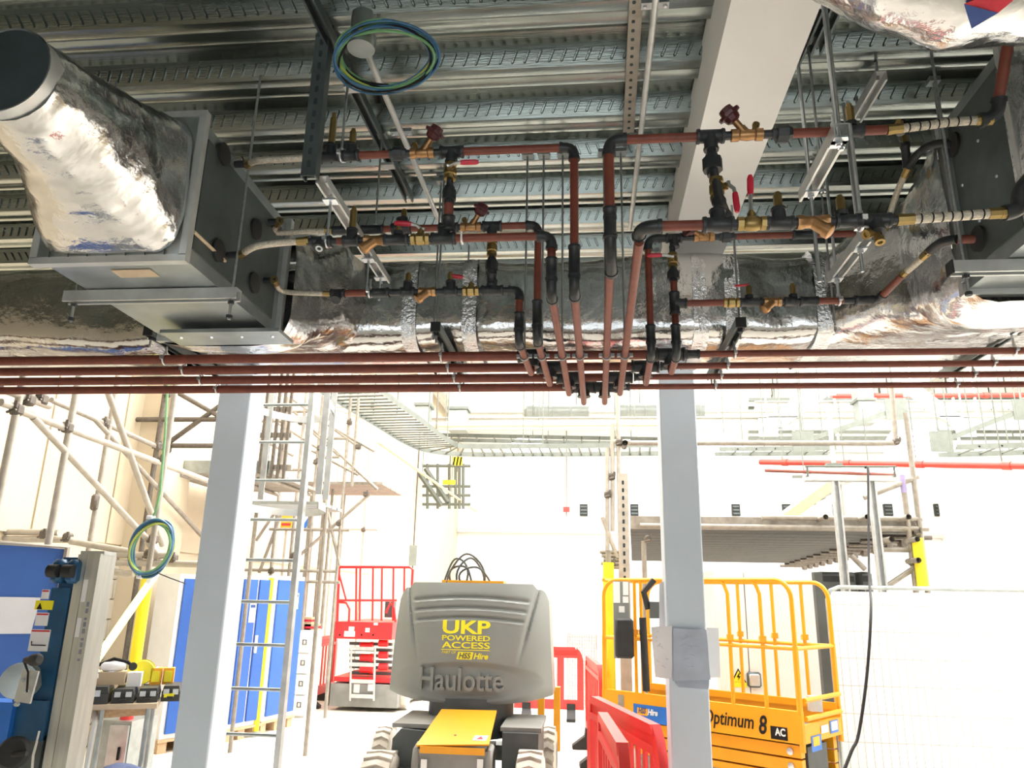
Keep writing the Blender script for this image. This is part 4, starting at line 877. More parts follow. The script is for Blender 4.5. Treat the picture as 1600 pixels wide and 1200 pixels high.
# ================================================================== white switch cabinet behind the lift
l, r = W(1120, 1000, 9.0), W(1283, 1000, 9.0)
t = thing('switch_cabinet', 'tall white electrical cabinet with yellow hazard triangle behind the lift', 'cabinet', ((l.x+r.x)/2, 9.3, 0))
MB().bb((l.x, 9.05, .05), (r.x, 9.8, 2.0)).build('body', 'white', t); xm_ = W(1168, 1000, 9.0).x
for (x0, x1) in ((l.x+.01, xm_-.006), (xm_+.006, r.x-.01)): MB().bb((x0, 9.0, .1), (x1, 9.05, 1.98)).build('door', 'white', t)
def sign_tri(root, px, py, Y, s):
    p = W(px, py, Y); MB().prism([(-s, -s*.8), (s, -s*.8), (0, s)], p, X_, Z_, (0, .004, 0)).build('warning_border', 'cable', root); MB().prism([(-s*.76, -s*.67), (s*.76, -s*.67), (0, s*.72)], p-V((0, .003, 0)), X_, Z_, (0, .003, 0)).build('warning_sign', 'logo_yellow', root)
    MB().prism([(.05*s, .4*s), (-.25*s, -.1*s), (0, -.1*s), (-.1*s, -.5*s), (.25*s, .05*s), (0, .05*s), (.2*s, .4*s)], p-V((0, .006, 0)), X_, Z_, (0, .002, 0)).build('bolt_mark', 'cable', root)
sign_tri(t, 1154, 1057, 8.995, .085); p = W(1155, 1070, 8.995); MB().bb((p.x-.08, 8.99, p.z-.025), (p.x+.08, 8.996, p.z+.025)).build('hazard_plate', 'logo_yellow', t)
p = W(1178, 1062, 8.99); MB().bevbox((p.x, 8.98, p.z), (.15, .05, .16), .02).build('latch', 'galv_dark', t); MB().bevbox((p.x, 8.95, p.z), (.11, .03, .12), .01).build('latch_inner', 'galv_light', t)
l2 = W(1281, 1000, 8.6); t = thing('dark_gap', 'dark upright filling the black gap between white cabinet and sheeted fence', 'post', (l2.x+.05, 8.65, 0)); MB().bb((l2.x, 8.6, 0), (l2.x+.085, 8.7, 1.98)).build('post', 'boom_dark', t); MB().bb((l2.x-.06, 8.55, 0), (l2.x+.15, 8.75, .02)).build('foot_plate', 'galv_dark', t)  # dark box stands in for the shade of the gap beside the cabinet
# ================================================================== sheeted fence
FY = 8.1; xl = W(1298, 1000, FY).x; zt = W(1450, 920, FY).z; xr = 6.2
def fence(label, x0, x1):
    t = thing('fence_panel', label, 'fence', ((x0+x1)/2, FY, 0), 'sheeted fence panels'); c = .12
    MB().path([(x0, FY, .08), (x0, FY, zt-c), (x0+c*.3, FY, zt-c*.3), (x0+c, FY, zt), (x1-c, FY, zt), (x1-c*.3, FY, zt-c*.3), (x1, FY, zt-c), (x1, FY, .08)], .02, 8).build('frame_tube', 'galv', t)
    MB().tube((x0, FY, .15), (x1, FY, .15), .018, 8).build('bottom_tube', 'galv_light', t)
    mb = MB(); n = int((x1-x0)/.075)
    for k in range(1, n): mb.tube((x0+k*.075, FY-.012, .15), (x0+k*.075, FY-.012, zt-.01), .0022, 4, cap=False)
    for k in range(1, 7): mb.tube((x0, FY-.015, .15+k*.25), (x1, FY-.015, .15+k*.25), .0025, 4, cap=False)
    stuff(mb.build('wire_mesh', 'mesh_wire', t))
    g = [[V((x0+.03+(x1-x0-.06)*i/30, FY+.03+.012*math.sin(i*1.3+j), .12+(zt-.16)*j/10)) for i in range(31)] for j in range(11)]
    MB().grid(g).build('white_sheet', 'sheet_white', t)
    for x in (x0+.02, x1-.02): MB().bevbox((x, FY, .06), (.05, .6, .12), .02).build('foot_block', 'rubber', t)
fence('white sheeted mesh fence panel nearest the yellow lift', xl, xl+2.2); fence('white sheeted mesh fence panel at the right picture edge', xl+2.26, xl+4.4)
# ================================================================== red plastic barriers
def barrier(label, A, B, h=1.0, windows=False, slats=11, th=.05, foot=True):
    A, B = V((A[0], A[1], 0)), V((B[0], B[1], 0)); d = B-A; L = d.length; d.normalize(); n = V((-d.y, d.x, 0))
    t = thing('barrier', label, 'barrier', (A+B)/2, 'red barriers')
    def q(poly, name, tt=th, m='red_plastic'): return MB().prism(poly, A-n*tt/2, d, Z_, n*tt).build(name, m, t)
    c = .13; z0 = .14
    q([(0, z0), (.09, z0), (.09, h-c-.0), (c*.8, h-.0), (c*.3, h-.07), (0, h-c-.05)], 'end_post'); q([(L-.09, z0), (L, z0), (L, h-c-.05), (L-c*.3, h-.07), (L-c*.8, h), (L-.09, h-c)], 'end_post')
    q([(.09, h-.05), (.13, h-.0), (L-.13, h), (L-.09, h-.05)], 'top_rail', th*1.15); q([(.09, h-.15), (L-.09, h-.15), (L-.09, h-.11), (.09, h-.11)], 'mid_rail', th*1.05); q([(.06, z0), (L-.06, z0), (L-.06, z0+.13), (.06, z0+.13)], 'bottom_rail', th*1.1)
    q([(.09, h-.12), (L-.09, h-.12), (L-.09, h-.045), (.09, h-.045)], 'board_panel', th*.45)
    if windows:
        for k in range(1, 3): q([(L*k/3-.05, z0+.1), (L*k/3+.05, z0+.1), (L*k/3+.05, h-.13), (L*k/3-.05, h-.13)], 'slat')
    else:
        for k in range(1, slats): x = .05+(L-.1)*k/slats; q([(x-.022, z0+.1), (x+.022, z0+.1), (x+.022, h-.13), (x-.022, h-.13)], 'slat', th*.36)
    if foot:
        for k in (.18, .82):
            p = A+d*L*k; MB().prism([(-.2, 0), (.2, 0), (.2, .04), (.06, .14), (.05, .22), (-.05, .22), (-.06, .14), (-.2, .04)], p-d*.06, n, Z_, d*.12).build('foot', 'rubber', t)
    return t
p, q = WZ(922, 1084, 1.0), WZ(1036, 1138, 1.0)
barrier('bright red plastic barrier nearest, left of the right column', (p.x, p.y), (q.x, q.y))
a = WZ(944, 1108, 1.0); barrier('red plastic barrier seen end on before the nearest one', (a.x-.02, a.y), (a.x+.07, a.y-1.25), slats=8)
a, b = WZ(927, 1040, 1.0), WZ(917, 1025, 1.0); barrier('red plastic barrier end behind the yellow lift corner', (b.x, b.y+.2), (a.x+.08, a.y), slats=9)
a, b = W(858, 1060, 11.6), W(912, 1060, 11.6); barrier('pale red barrier with windows just right of the boom lift', (a.x-.5, 11.6), (b.x, 11.6), .98, True)
a, b = W(474, 1060, 11.6), W(521, 1060, 13.0); barrier('red slatted barrier on black feet left of the red lift', (a.x, a.y), (b.x, b.y), 1.0, slats=9)
# mesh cage
t = thing('mesh_cage', 'pale wire mesh cage panel behind the red barrier in the middle', 'cage', (W(908, 1000, 12.6).x, 12.6, 0)); l, r, zt_ = W(887, 1000, 12.6).x, W(932, 1000, 12.6).x, W(900, 990, 12.6).z
mb = MB()
for k in range(13): x = l+(r-l)*k/12; mb.tube((x, 12.6, .05), (x, 12.6, zt_), .006, 4)
for k in range(22): z = .05+(zt_-.05)*k/21; mb.tube((l, 12.6, z), (r, 12.6, z), .006, 4)
stuff(mb.build('wire_mesh', 'mesh_wire', t))
for x in (l, r): MB().tube((x, 12.6, 0), (x, 12.6, zt_), .018, 8).build('upright', 'galv_light', t)
for z in (.05, zt_): MB().tube((l, 12.6, z), (r, 12.6, z), .018, 8).build('frame_bar', 'galv_light', t)
# ================================================================== red scissor lift
RYL = 11.7
def rw(px, py, dy=0): return W(px, py, RYL+dy)
t = thing('scissor_lift', 'red scissor lift on a grey chassis left of the boom lift', 'scissor lift', (rw(572, 1000).x, RYL+.8, 0))
l, r = rw(517, 1080).x, rw(632, 1080).x
def rb(x0, y0, x1, y1, d0, d1, name, m, root=None):
    a, b = rw(x0, y0, d0), rw(x1, y1, d0); return MB().bb((a.x, RYL+d0, b.z), (b.x, RYL+d1, a.z)).build(name, m, root or t)
rb(517, 1068, 620, 1107, 0, 1.8, 'chassis', 'chassis_grey'); rb(522, 1057, 628, 1068, .1, 1.6, 'chassis_top', 'red_paint')
for x in (517, 612): a = rw(x, 1100); MB().lathe((a.x, RYL+.35, .17), X_, [(0, .1), (0, .16), (.16, .16), (.16, .1)], 20).build('wheel', 'tyre', t); MB().lathe((a.x, RYL+1.45, .17), X_, [(0, .1), (0, .16), (.16, .16), (.16, .1)], 20).build('wheel', 'tyre', t)
for k in range(6):
    y0 = 1003+k*9.2; rb(546, y0, 612, y0+6.5, .25, .33, 'scissor_arm', 'boom_dark'); rb(546, y0, 612, y0+6.5, 1.2, 1.28, 'scissor_arm', 'boom_dark')
    if k % 2 == 0: a = rw(563, y0+6, .2); MB().lathe(a, X_, [(0, .05), (.16, .05), (.16, .062), (.2, .062)], 12).build('ram_end', 'red_paint', t); a = rw(592, y0+2, .2); MB().lathe(a, X_, [(0, .05), (.14, .05)], 12).build('ram_end', 'red_paint', t)
rb(524, 971, 612, 1000, 0, 1.8, 'platform', 'red_paint')
for (x0, y0, x1, y1) in ((545, 979, 553, 986), (538, 986, 554, 995), (571, 981, 577, 988), (584, 973, 590, 977)): rb(x0, y0, x1, y1, -.01, 0, 'label_plate', 'white')
for x in (531, 549, 565, 583): a = rw(x, 992, -.005); MB().lathe(a, -Y_, [(0, .014), (.004, .014)], 8).build('bolt_hole', 'cable', t)
def rt(pts, name='guard_rail', r=.021): return MB().path([rw(*p) for p in pts], r, 7).build(name, 'red_paint', t)
for d in (0, 1.75):
    rt([(527, 972, d), (530, 888, d), (532, 886, d), (640, 886, d), (645, 890, d), (641, 972, d)]); rt([(529, 938, d), (620, 938, d)], 'mid_rail', .018)
for x in (557, 563, 583, 597, 615, 632): rt([(x-1, 970, 0), (x, 886, 0)], 'post', .016)
rt([(528, 890, 0), (541, 938, 0)], 'brace', .016); rt([(530, 941, 0), (541, 942, 0), (546, 952, 0), (545, 972, 0)], 'gate_loop', .018); rt([(618, 972, 0), (616, 950, 0), (610, 942, 0), (603, 958, 0)], 'gate_loop', .018)
lad = MB()
for x in (549, 586): MB().tube(rw(x, 1012, -.06), rw(x-2, 1095, -.06), .016, 6).build('ladder_stile', 'galv_light', t)
for y in (1013, 1038, 1064, 1087): MB().bb(V((rw(549, y).x, RYL-.08, rw(549, y).z-.02)), V((rw(586, y).x, RYL-.03, rw(586, y).z+.02))).build('ladder_step', 'galv_light', t)
rb(553, 1069, 561, 1083, -.012, 0, 'label_plate', 'white'); rb(575, 1069, 583, 1080, -.012, 0, 'label_plate', 'white'); rb(602, 940, 614, 965, .3, .45, 'control_box', 'boom_dark')
# ================================================================== blue cabinets on pallets
def cabinet(label, A, B, h, dep=.45, white_side=True, notice=None, z0=.14):
    A, B = V((A[0], A[1], 0)), V((B[0], B[1], 0)); d = B-A; L = d.length; d.normalize(); n = V((-d.y, d.x, 0)); n = n if n.x < 0 else -n
    t = thing('blue_cabinet', label, 'cabinet', (A+B)/2+n*dep/2, 'blue cabinets on pallets')
    MB().prism([(0, z0), (L, z0), (L, h), (0, h)], A, d, Z_, n*dep).build('body', 'white', t)
    for k in range(2): MB().prism([(.05+k*(L/2-.02), z0+.05), (L/2-.012+k*(L/2-.018), z0+.05), (L/2-.012+k*(L/2-.018), h-.05), (.05+k*(L/2-.02), h-.05)], A, d, Z_, -n*.025).build('door', 'blue', t)
    MB().prism([(L/2+.03, .95), (L/2+.06, .95), (L/2+.06, 1.15), (L/2+.03, 1.15)], A-n*.025, d, Z_, -n*.02).build('handle', 'white', t)
    if notice: MB().prism([(L*notice[0], notice[1]), (L*notice[0]+notice[2], notice[1]), (L*notice[0]+notice[2], notice[1]+notice[3]), (L*notice[0], notice[1]+notice[3])], A-n*.027, d, Z_, -n*.003).build('notice', 'paper', t); MB().prism([(L*notice[0]+.01, notice[1]+notice[3]-.05), (L*notice[0]+notice[2]-.01, notice[1]+notice[3]-.05), (L*notice[0]+notice[2]-.01, notice[1]+notice[3]-.015), (L*notice[0]+.01, notice[1]+notice[3]-.015)], A-n*.03, d, Z_, -n*.002).build('notice_header', 'sticker_blue', t)
    tp = thing('pallet', 'wooden pallet under the %s' % label.replace('tall ', ''), 'pallet', (A+B)/2, 'pallets')
    for k in range(3): MB().prism([(0+k*(L-.1)/2, 0), (.1+k*(L-.1)/2, 0), (.1+k*(L-.1)/2, .11), (0+k*(L-.1)/2, .11)], A, d, Z_, n*dep).build('block', 'wood', tp)
    MB().prism([(-.02, .11), (L+.02, .11), (L+.02, .138), (-.02, .138)], A-n*.02, d, Z_, n*(dep+.04)).build('deck_board', 'wood', tp)
    return t
ht = W(290, 897, 8.3).z
a, b = W(262, 1050, 8.25), W(350, 1050, 8.85)
cabinet('tall blue cabinet left of the left column', (a.x, a.y), (b.x, b.y), ht, notice=(.3, 1.45, .16, .32))
a, b = W(360, 1050, 8.98), W(413, 1050, 9.5); cabinet('tall blue cabinet seen between left column and ladder', (a.x, a.y), (b.x, b.y), ht+.02, notice=(.3, 1.3, .1, .22))
a, b = W(416, 1050, 9.62), W(463, 1050, 10.25); cabinet('tall blue cabinet with white strip right of the ladder', (a.x, a.y), (b.x, b.y), ht+.03, notice=(.62, 1.45, .1, .2))
p = W(411, 1030, 9.45); c = thing('wrapped_post', 'thin yellow tube standing between two blue cabinets', 'post', (p.x, 9.45, 0)); MB().tube((p.x, 9.45, .05), (p.x, 9.45, ht), .035, 12).build('yellow_sleeve', 'bright_yellow', c); MB().tube((p.x, 9.45, 0), (p.x, 9.45, .06), .05, 12).build('foot', 'galv', c)
t = thing('drawer_unit', 'white four drawer unit right of the blue cabinets', 'drawers', (W(466, 1050, 10.9).x, 11.1, 0)); l, r = W(462, 1050, 10.9).x, W(480, 1050, 10.9).x; zt2 = W(465, 985, 10.9).z
MB().bb((l, 10.95, 0), (r, 11.4, zt2)).build('body', 'white', t)
for k in range(4):
    z0 = .03+k*(zt2-.05)/4; dr = MB().bb((l+.005, 10.92, z0), (r-.005, 10.95, z0+(zt2-.05)/4-.02)).build('drawer', 'white', t); xc = (l+r)/2; zz = z0+(zt2-.05)/8
    MB().path([(xc-.025, 10.915, zz-.03), (xc+.025, 10.915, zz-.03), (xc+.025, 10.915, zz+.03), (xc-.025, 10.915, zz+.03)], .006, 6, closed=True).build('handle', 'cable', dr)
for (x0, y0, x1, y1, nm_, lb) in ((464, 964, 487, 987, 'cardboard_box', 'cardboard box on the white drawer unit'), (478, 975, 492, 988, 'cardboard_box', 'small cardboard box behind the white drawer unit')):
    a, b = W(x0, y0, 11.15), W(x1, y1, 11.15); t = thing(nm_, lb, 'box', ((a.x+b.x)/2, 11.25, zt2)); MB().bb((a.x, 11.1, zt2), (b.x, 11.38, a.z)).build('carton', 'cardboard', t); MB().bb((a.x-.002, 11.098, a.z-.06), (b.x+.002, 11.382, a.z-.03)).build('tape', 'red_grip', t)
# ================================================================== caged ladder
LY = 5.75
t = thing('caged_ladder', 'grey caged access ladder right of the left column', 'ladder', (W(440, 1190, LY).x-.18, LY, 0)); xr_ = W(452, 1000, LY).x; xl_ = xr_-.47
for x in (xl_, xr_): MB().bb((x-.02, LY-.03, 0), (x+.02, LY+.03, 4.2)).build('stile', 'galv_light', t)
z = .22
zs = W(410, 1077, LY).z
for k in range(-3, 10):
    zz = zs+k*.308
    if zz > .05: MB().tube((xl_, LY, zz), (xr_, LY, zz), .013, 8).build('rung', 'galv', t)
for py in (628, 788):
    zz = W(470, py, LY).z; xc = (xl_+xr_)/2
    MB().grid([[V((xc+math.cos(q)*.36, LY+.02+(.62 if math.sin(q) > 0 else .05)*math.sin(q), zz+dz)) for q in (math.pi*k/16 for k in range(17))] for dz in (-.03, .03)]).build('cage_hoop', 'galv_light', t)
    MB().grid([[V((xc+math.cos(q)*.352, LY+.02+.612*math.sin(q), zz+dz)) for q in (math.pi*k/16 for k in range(17))] for dz in (-.03, .03)]).build('cage_hoop', 'galv_light', t)
for q in (.0, .6, 1.57, 2.5): xc = (xl_+xr_)/2; MB().box((xc+math.cos(q)*.35, LY+.02+.61*math.sin(q), 3.35), (.05, .008, 1.9)).build('cage_strap', 'galv_light', t)
# ================================================================== blue material hoist, lower left
HY = 3.95
def hw_(px, py, dy=0): return W(px, py, HY+dy)
t = thing('material_hoist', 'dark blue winch hoist with aluminium mast in lower left corner', 'hoist', (hw_(105, 1190).x, HY, 0))
xm = hw_(110, 1030).x
m0, m1 = xm-.055, xm+.075; zt3 = hw_(118, 866).z
MB().bb((m0, HY, 0), (m0+.05, HY+.12, zt3)).build('mast', 'alu', t); MB().bb((m0+.056, HY-.005, 0), (m1, HY+.14, zt3+.005)).build('mast', 'alu', t); MB().bb((m0-.003, HY+.02, zt3), (m1+.003, HY+.13, zt3+.02)).build('mast_cap', 'galv_light', t)
for (py0, py1) in ((905, 940), (965, 995)): a, b = hw_(100, py0), hw_(110, py1); MB().bb((m0+.062, HY-.008, b.z), (m0+.085, HY-.005, a.z)).build('mast_label', 'paper', t)
zc_ = hw_(112, 985).z
for k in range(9): MB().bb((m0+.098, HY-.007, zc_-.15+k*.034), (m0+.112, HY-.005, zc_-.15+k*.034+(.024 if k % 3 else .012))).build('printed_mark', 'ink', t)
b0, b1 = xm-.245, m0-.012; MB().bb((b0+.07, HY+.0, .45), (b1, HY+.06, hw_(70, 918).z)).build('carriage_plate', 'machine_blue', t); MB().bb((b0+.085, HY+.03, .8), (b1, HY+.09, zt3-.015)).build('carriage_back', 'machine_blue', t)
for k in (0, 1): x = b0+.075+k*.085; MB().bevbox((x+.03, HY+.0, hw_(60, 892).z), (.062, .10, .125), .018).build('pulley_block', 'machine_blue', t); MB().lathe((x, HY-.05, hw_(60, 892).z), X_, [(0, .035), (.055, .035)], 14).build('pulley', 'rubber', t)
for (x0, y0, x1, y1, m, nm_) in ((67, 921, 76, 936, 'paper', 'label_plate'), (57, 938, 82, 953, 'logo_yellow', 'warning_label'), (58, 957, 74, 978, 'paper', 'label_plate'), (50, 983, 74, 1018, 'paper', 'label_plate')):
    a, b = hw_(x0, y0), hw_(x1, y1); MB().bb((a.x, HY-.004, b.z), (b.x, HY-.0, a.z)).build(nm_, m, t)
    if m == 'paper': MB().bb((a.x+.004, HY-.006, a.z-.012), (b.x-.004, HY-.004, a.z-.004)).build('label_header', 'sticker_red', t)
    if m == 'paper' and y1-y0 > 30: MB().path([V((a.x+.015, HY-.006, b.z+.05)), V((a.x+.017, HY-.006, b.z+.03)), V((b.x-.012, HY-.006, b.z+.03))], .003, 5).build('label_mark', 'cable', t)
p = hw_(63, 947); MB().prism([(-.016, -.016), (.016, -.016), (0, .016)], (p.x, HY-.006, p.z), X_, Z_, (0, .002, 0)).build('warning_mark', 'cable', t)
# winch
p = hw_(28, 1064, -.12); d = (V((.35, -.9, .1))).normalized(); MB().lathe(p-d*.11, d, [(0, .035), (.0, .085), (.012, .088), (.014, .05), (.095, .05), (.097, .088), (.11, .085), (.113, .03)], 28).build('winch_drum', 'galv', t)
p2 = hw_(42, 1072, -.22); MB().box(p2, (.085, .012, .15), Matrix.Rotation(.1, 3, 'Y')).build('winch_plate', 'galv_light', t); MB().path([hw_(37, 1032, -.25), hw_(44, 1050, -.25), hw_(42, 1082, -.25)], .005, 6).build('winch_handle', 'cable', t)
for (px, py) in ((36, 1062), (42, 1080), (28, 1100)): p = hw_(px, py, -.24); MB().lathe(p, -Y_, [(0, .012), (.012, .012), (.012, .007), (.022, .007)], 6).build('bolt', 'zinc', t)
MB().lathe(hw_(40, 1032, -.24), (1, -.3, .1), [(0, .016), (.05, .02), (.05, .028), (.085, .03), (.095, .018)], 14).build('crank_grip', 'rubber', t)
p = hw_(25, 1176, -.15); MB().lathe(p, (.25, -.95, .15), [(0, .03), (0, .062), (.012, .075), (.035, .075), (.048, .062), (.05, .02)], 24).build('brake_wheel', 'rubber', t); MB().path([p+V((.02, -.05, 0)), p+V((.1, -.06, .01))], .012, 8).build('brake_pin', 'rubber', t)
p = hw_(0, 1130, -.05); MB().bb((p.x-.2, HY-.06, p.z-.16), (p.x+.06, HY+.08, p.z+.10)).build('winch_bracket', 'bright_blue', t); MB().bb((p.x+.03, HY-.03, p.z-.08), (b1, HY+.05, p.z+.11)).build('winch_frame', 'machine_blue', t)
a = hw_(55, 1130); MB().path([hw_(62, 1142, -.03), hw_(52, 1180, -.03), hw_(48, 1230, -.03)], .006, 6).build('rope', 'white', t); MB().bb((b0+.06, HY-.01, .3), (b1, HY+.06, p.z-.06)).build('lower_plate', 'galv_dark', t); MB().bb((xm-.3, HY-.35, 0), (xm+.12, HY+.3, .08)).build('base', 'machine_blue', t)
# large blue board behind it
PYB = 4.5; a, b, c, d_ = W(-120, 842, PYB), W(105, 858, PYB+.5), None, None
t = thing('blue_board', 'large blue board with pale rim and white notice at left edge', 'board', ((a.x+b.x)/2, PYB+.2, 0)); dd = (b-a); dd.z = 0; L = dd.length; dd.normalize(); nn = V((-dd.y, dd.x, 0))
o_ = V((a.x, a.y, 0)); MB().prism([(0, .1), (L, .1), (L, b.z), (0, a.z)], o_, dd, Z_, nn*.05).build('panel', 'blue_panel', t); MB().path([a-nn*.01+V((0, 0, .01)), b-nn*.01+V((0, 0, .01)), V((b.x, b.y, .1))-nn*.01], .022, 6).build('rim', 'scaf_light', t)
for k in (.12, .88): MB().prism([(L*k-.05, 0), (L*k+.05, 0), (L*k+.05, .1), (L*k-.05, .1)], o_-nn*.2, dd, Z_, nn*.45).build('foot', 'galv_dark', t)
q0, q1 = W(-60, 940, PYB+.1), W(40, 992, PYB+.28); MB().prism([(0, 0), (q1.x-q0.x, 0), (q1.x-q0.x+.02, .23), (0, .23)], V((q0.x, a.y+(q0.x-a.x)*dd.y/dd.x, q1.z))-nn*.012, dd, Z_, nn*.004).build('notice', 'paper', t)
# ================================================================== work table with tool cases
TY = 5.4
a, b = W(100, 1107, TY), W(246, 1098, TY+.35); tz = (a.z+b.z)/2
t = thing('work_table', 'wooden topped work table left of the left column', 'table', ((a.x+b.x)/2, TY+.3, 0)); dd = V((b.x-a.x+.25, b.y-a.y, 0)); L = dd.length; dd.normalize(); nn = V((-dd.y, dd.x, 0)); o_ = V((a.x-.25, a.y, 0)); 
MB().prism([(0, tz-.035), (L, tz-.035), (L, tz), (0, tz)], o_, dd, Z_, nn*.6).build('table_top', 'ply', t)
for u_, v_ in ((.45, .06), (L-.06, .06), (.1, .5), (L-.06, .52)): MB().tube(o_+dd*u_+nn*v_, o_+dd*u_+nn*v_+V((0, 0, tz-.035)), .018, 8).build('leg', 'galv', t)
MB().path([o_+dd*.4+nn*.08+V((0, 0, tz-.06)), o_+dd*.42+nn*.02+V((0, 0, tz-.12)), o_+dd*.4+nn*.02+V((0, 0, .05))], .02, 8).build('folding_leg', 'galv_light', t)
MB().prism([(.1, tz-.12), (L-.05, tz-.09), (L-.05, tz-.04), (.1, tz-.04)], o_+nn*.1, dd, Z_, nn*.03).build('apron', 'wood', t)
def on_table(u, v): return o_+dd*u+nn*v+V((0, 0, tz))
def tcase(label, u, v, w, d, h, m='case_black'):
    p = on_table(u, v); c = thing('tool_case', label, 'tool case', p+dd*w/2, 'black tool cases'); MB().prism([(0, 0), (w, 0), (w, h*.62), (0, h*.62)], p, dd, Z_, nn*d).build('base', m, c); MB().prism([(.004, h*.64), (w-.004, h*.64), (w-.012, h), (.012, h)], p, dd, Z_, nn*d).build('lid', m, c)
    for k in (.25, .75): MB().prism([(w*k-.02, h*.45), (w*k+.02, h*.45), (w*k+.02, h*.8), (w*k-.02, h*.8)], p-nn*.008, dd, Z_, nn*.01).build('latch', 'galv_light', c)
    MB().path([p+dd*w*.35+V((0, 0, h*.3))-nn*.004, p+dd*w*.38+V((0, 0, h*.3))-nn*.03, p+dd*w*.62+V((0, 0, h*.3))-nn*.03, p+dd*w*.65+V((0, 0, h*.3))-nn*.004], .007, 6).build('handle', 'rubber', c); return c
tcase('largest black tool case at the left of the work table', .18, .02, .30, .34, .12); tcase('second black tool case with dusty lid on the work table', .5, .04, .15, .32, .10); tcase('third black tool case with grey latches on the work table', .67, .06, .14, .3, .10); c = tcase('black tool case with yellow label at the right table end', .83, .1, .13, .28, .11)
p = on_table(.84, .095); MB().prism([(.01, .03), (.08, .035), (.08, .06), (.01, .055)], p-nn*.012, dd, Z_, nn*.003).build('yellow_label', 'logo_yellow', c)
def tbox(label, name, cat, u, v, w, d, h, m, dz=0, parts=True):
    p = on_table(u, v)+V((0, 0, dz)); c = thing(name, label, cat, p+dd*w/2); MB().prism([(0, 0), (w, 0), (w, h), (0, h)], p, dd, Z_, nn*d).build('carton', m, c); MB().prism([(w*.42, h), (w*.58, h), (w*.58, h+.003), (w*.42, h+.003)], p, dd, Z_, nn*d).build('tape', 'paper', c); return c
tbox('open cardboard box on top of the tool cases', 'cardboard_box', 'box', .36, .14, .2, .16, .09, 'cardboard', .12); tbox('small white carton beside the cardboard box', 'white_carton', 'box', .57, .18, .1, .12, .10, 'white', .10)
for k in (0, 1):
    c = tbox('%s orange battery light on the table' % ('left' if k == 0 else 'right'), 'site_light', 'light', .72+k*.09, .3, .08, .1, .12, 'orange', .10); p = on_table(.72+k*.09, .3)+V((0, 0, .10)); MB().prism([(.012, .02), (.068, .02), (.068, .1), (.012, .1)], p-nn*.006, dd, Z_, nn*.008).build('lens', 'bright_yellow', c)
p = on_table(.30, .2)+V((0, 0, .17)); c = thing('plastic_bag', 'crumpled white plastic bag on the table left end', 'bag', p-V((0, 0, .06)))
def blob(cn, rx, ry, rz, amp, sc, m, name, root, n=20):
    rows = []
    for j in range(n//2+1):
        ph = math.pi*j/(n//2); row = []
        for i in range(n):
            q = 2*math.pi*i/n; v = V((math.sin(ph)*math.cos(q)*rx, math.sin(ph)*math.sin(q)*ry, math.cos(ph)*rz)); row.append(V(cn)+v*(1+amp*noise.noise((V(cn)+v)*sc)))
        rows.append(row)
    return MB().grid(rows, closed=True).build(name, m, root)
blob(p, .1, .08, .08, .35, 16, 'white', 'bag', c); MB().path([p+V((0, 0, .07)), p+V((.02, 0, .10)), p+V((.04, 0, .08))], .01, 6).build('knot', 'white', c)
c = thing('cable_reel', 'yellow cable reel behind the cardboard box on the table', 'reel', on_table(.66, .35)+V((0, 0, .1))); p = on_table(.66, .35)+V((0, 0, .19)); MB().lathe(p-nn*.05, nn, [(0, .03), (0, .085), (.01, .09), (.012, .06), (.09, .06), (.092, .09), (.1, .085), (.1, .03)], 24).build('drum', 'bright_yellow', c); MB().lathe(p-nn*.035, nn, [(0, .075), (.06, .075)], 20).build('wound_cable', 'cable', c)
c = thing('angle_grinder', 'white and dark power tool lying on the tool cases', 'power tool', on_table(.44, .16)+V((0, 0, .21))); p = on_table(.46, .2)+V((0, 0, .245)); MB().lathe(p-dd*.08, dd, [(0, .02), (.02, .035), (.1, .04), (.15, .03), (.17, .02)], 12).build('housing', 'white', c); MB().path([p-dd*.1+V((0, 0, .01)), p+V((0, 0, .055)), p+dd*.1+V((0, 0, .03)), p+dd*.13], .012, 8).build('grip', 'cable', c); MB().lathe(p+dd*.14-nn*.03, nn, [(0, .03), (.012, .03)], 16).build('disc_guard', 'case_black', c)
# yellow wrapped post, leaning lit tube, red post, bag on floor
p0 = W(216, 1000, 6.4); c = thing('wrapped_post', 'bright yellow wrapped upright post behind the work table', 'post', (p0.x, 6.4, 0)); MB().tube((p0.x, 6.4, .75), (p0.x, 6.4, W(222, 905, 6.4).z), .048, 14).build('yellow_sleeve', 'bright_yellow', c); MB().tube((p0.x, 6.4, 0), (p0.x, 6.4, .8), .052, 14).build('red_sleeve', 'red_plastic', c); MB().tube((p0.x, 6.4, .5), (p0.x, 6.4, 3.6), .025, 10).build('tube', 'scaf', c)
a, b = W(233, 912, 6.2), W(140, 1046, 5.75); c = thing('tube_light', 'glowing site tube light leaning down toward the table', 'light', b); MB().tube(a, b, .03, 12).build('glowing_tube', 'tube_glow', c); d = (b-a).normalized(); MB().tube(a-d*.1, a+d*.02, .034, 12).build('end_cap', 'galv_light', c); MB().tube(b-d*.02, b+d*.04, .034, 12).build('end_cap', 'galv_light', c)
MB().path([a-d*.1, W(236, 905, 6.3), W(238, 898, 6.4)], .006, 6).build('hook', 'cable', c)
p = W(185, 1185, 5.0); c = thing('work_bag', 'navy and blue fabric bag on the floor below the table', 'bag', (p.x, p.y, 0)); blob((p.x, 5.1, .28), .24, .22, .28, .25, 5, 'navy', 'body', c, 24); blob((p.x+.08, 4.93, .33), .13, .08, .14, .2, 8, 'blue_panel', 'pocket', c); MB().path([(p.x-.12, 4.9, .45), (p.x-.08, 4.86, .37), (p.x-.02, 4.86, .33)], .02, 8).build('strap', 'orange', c)
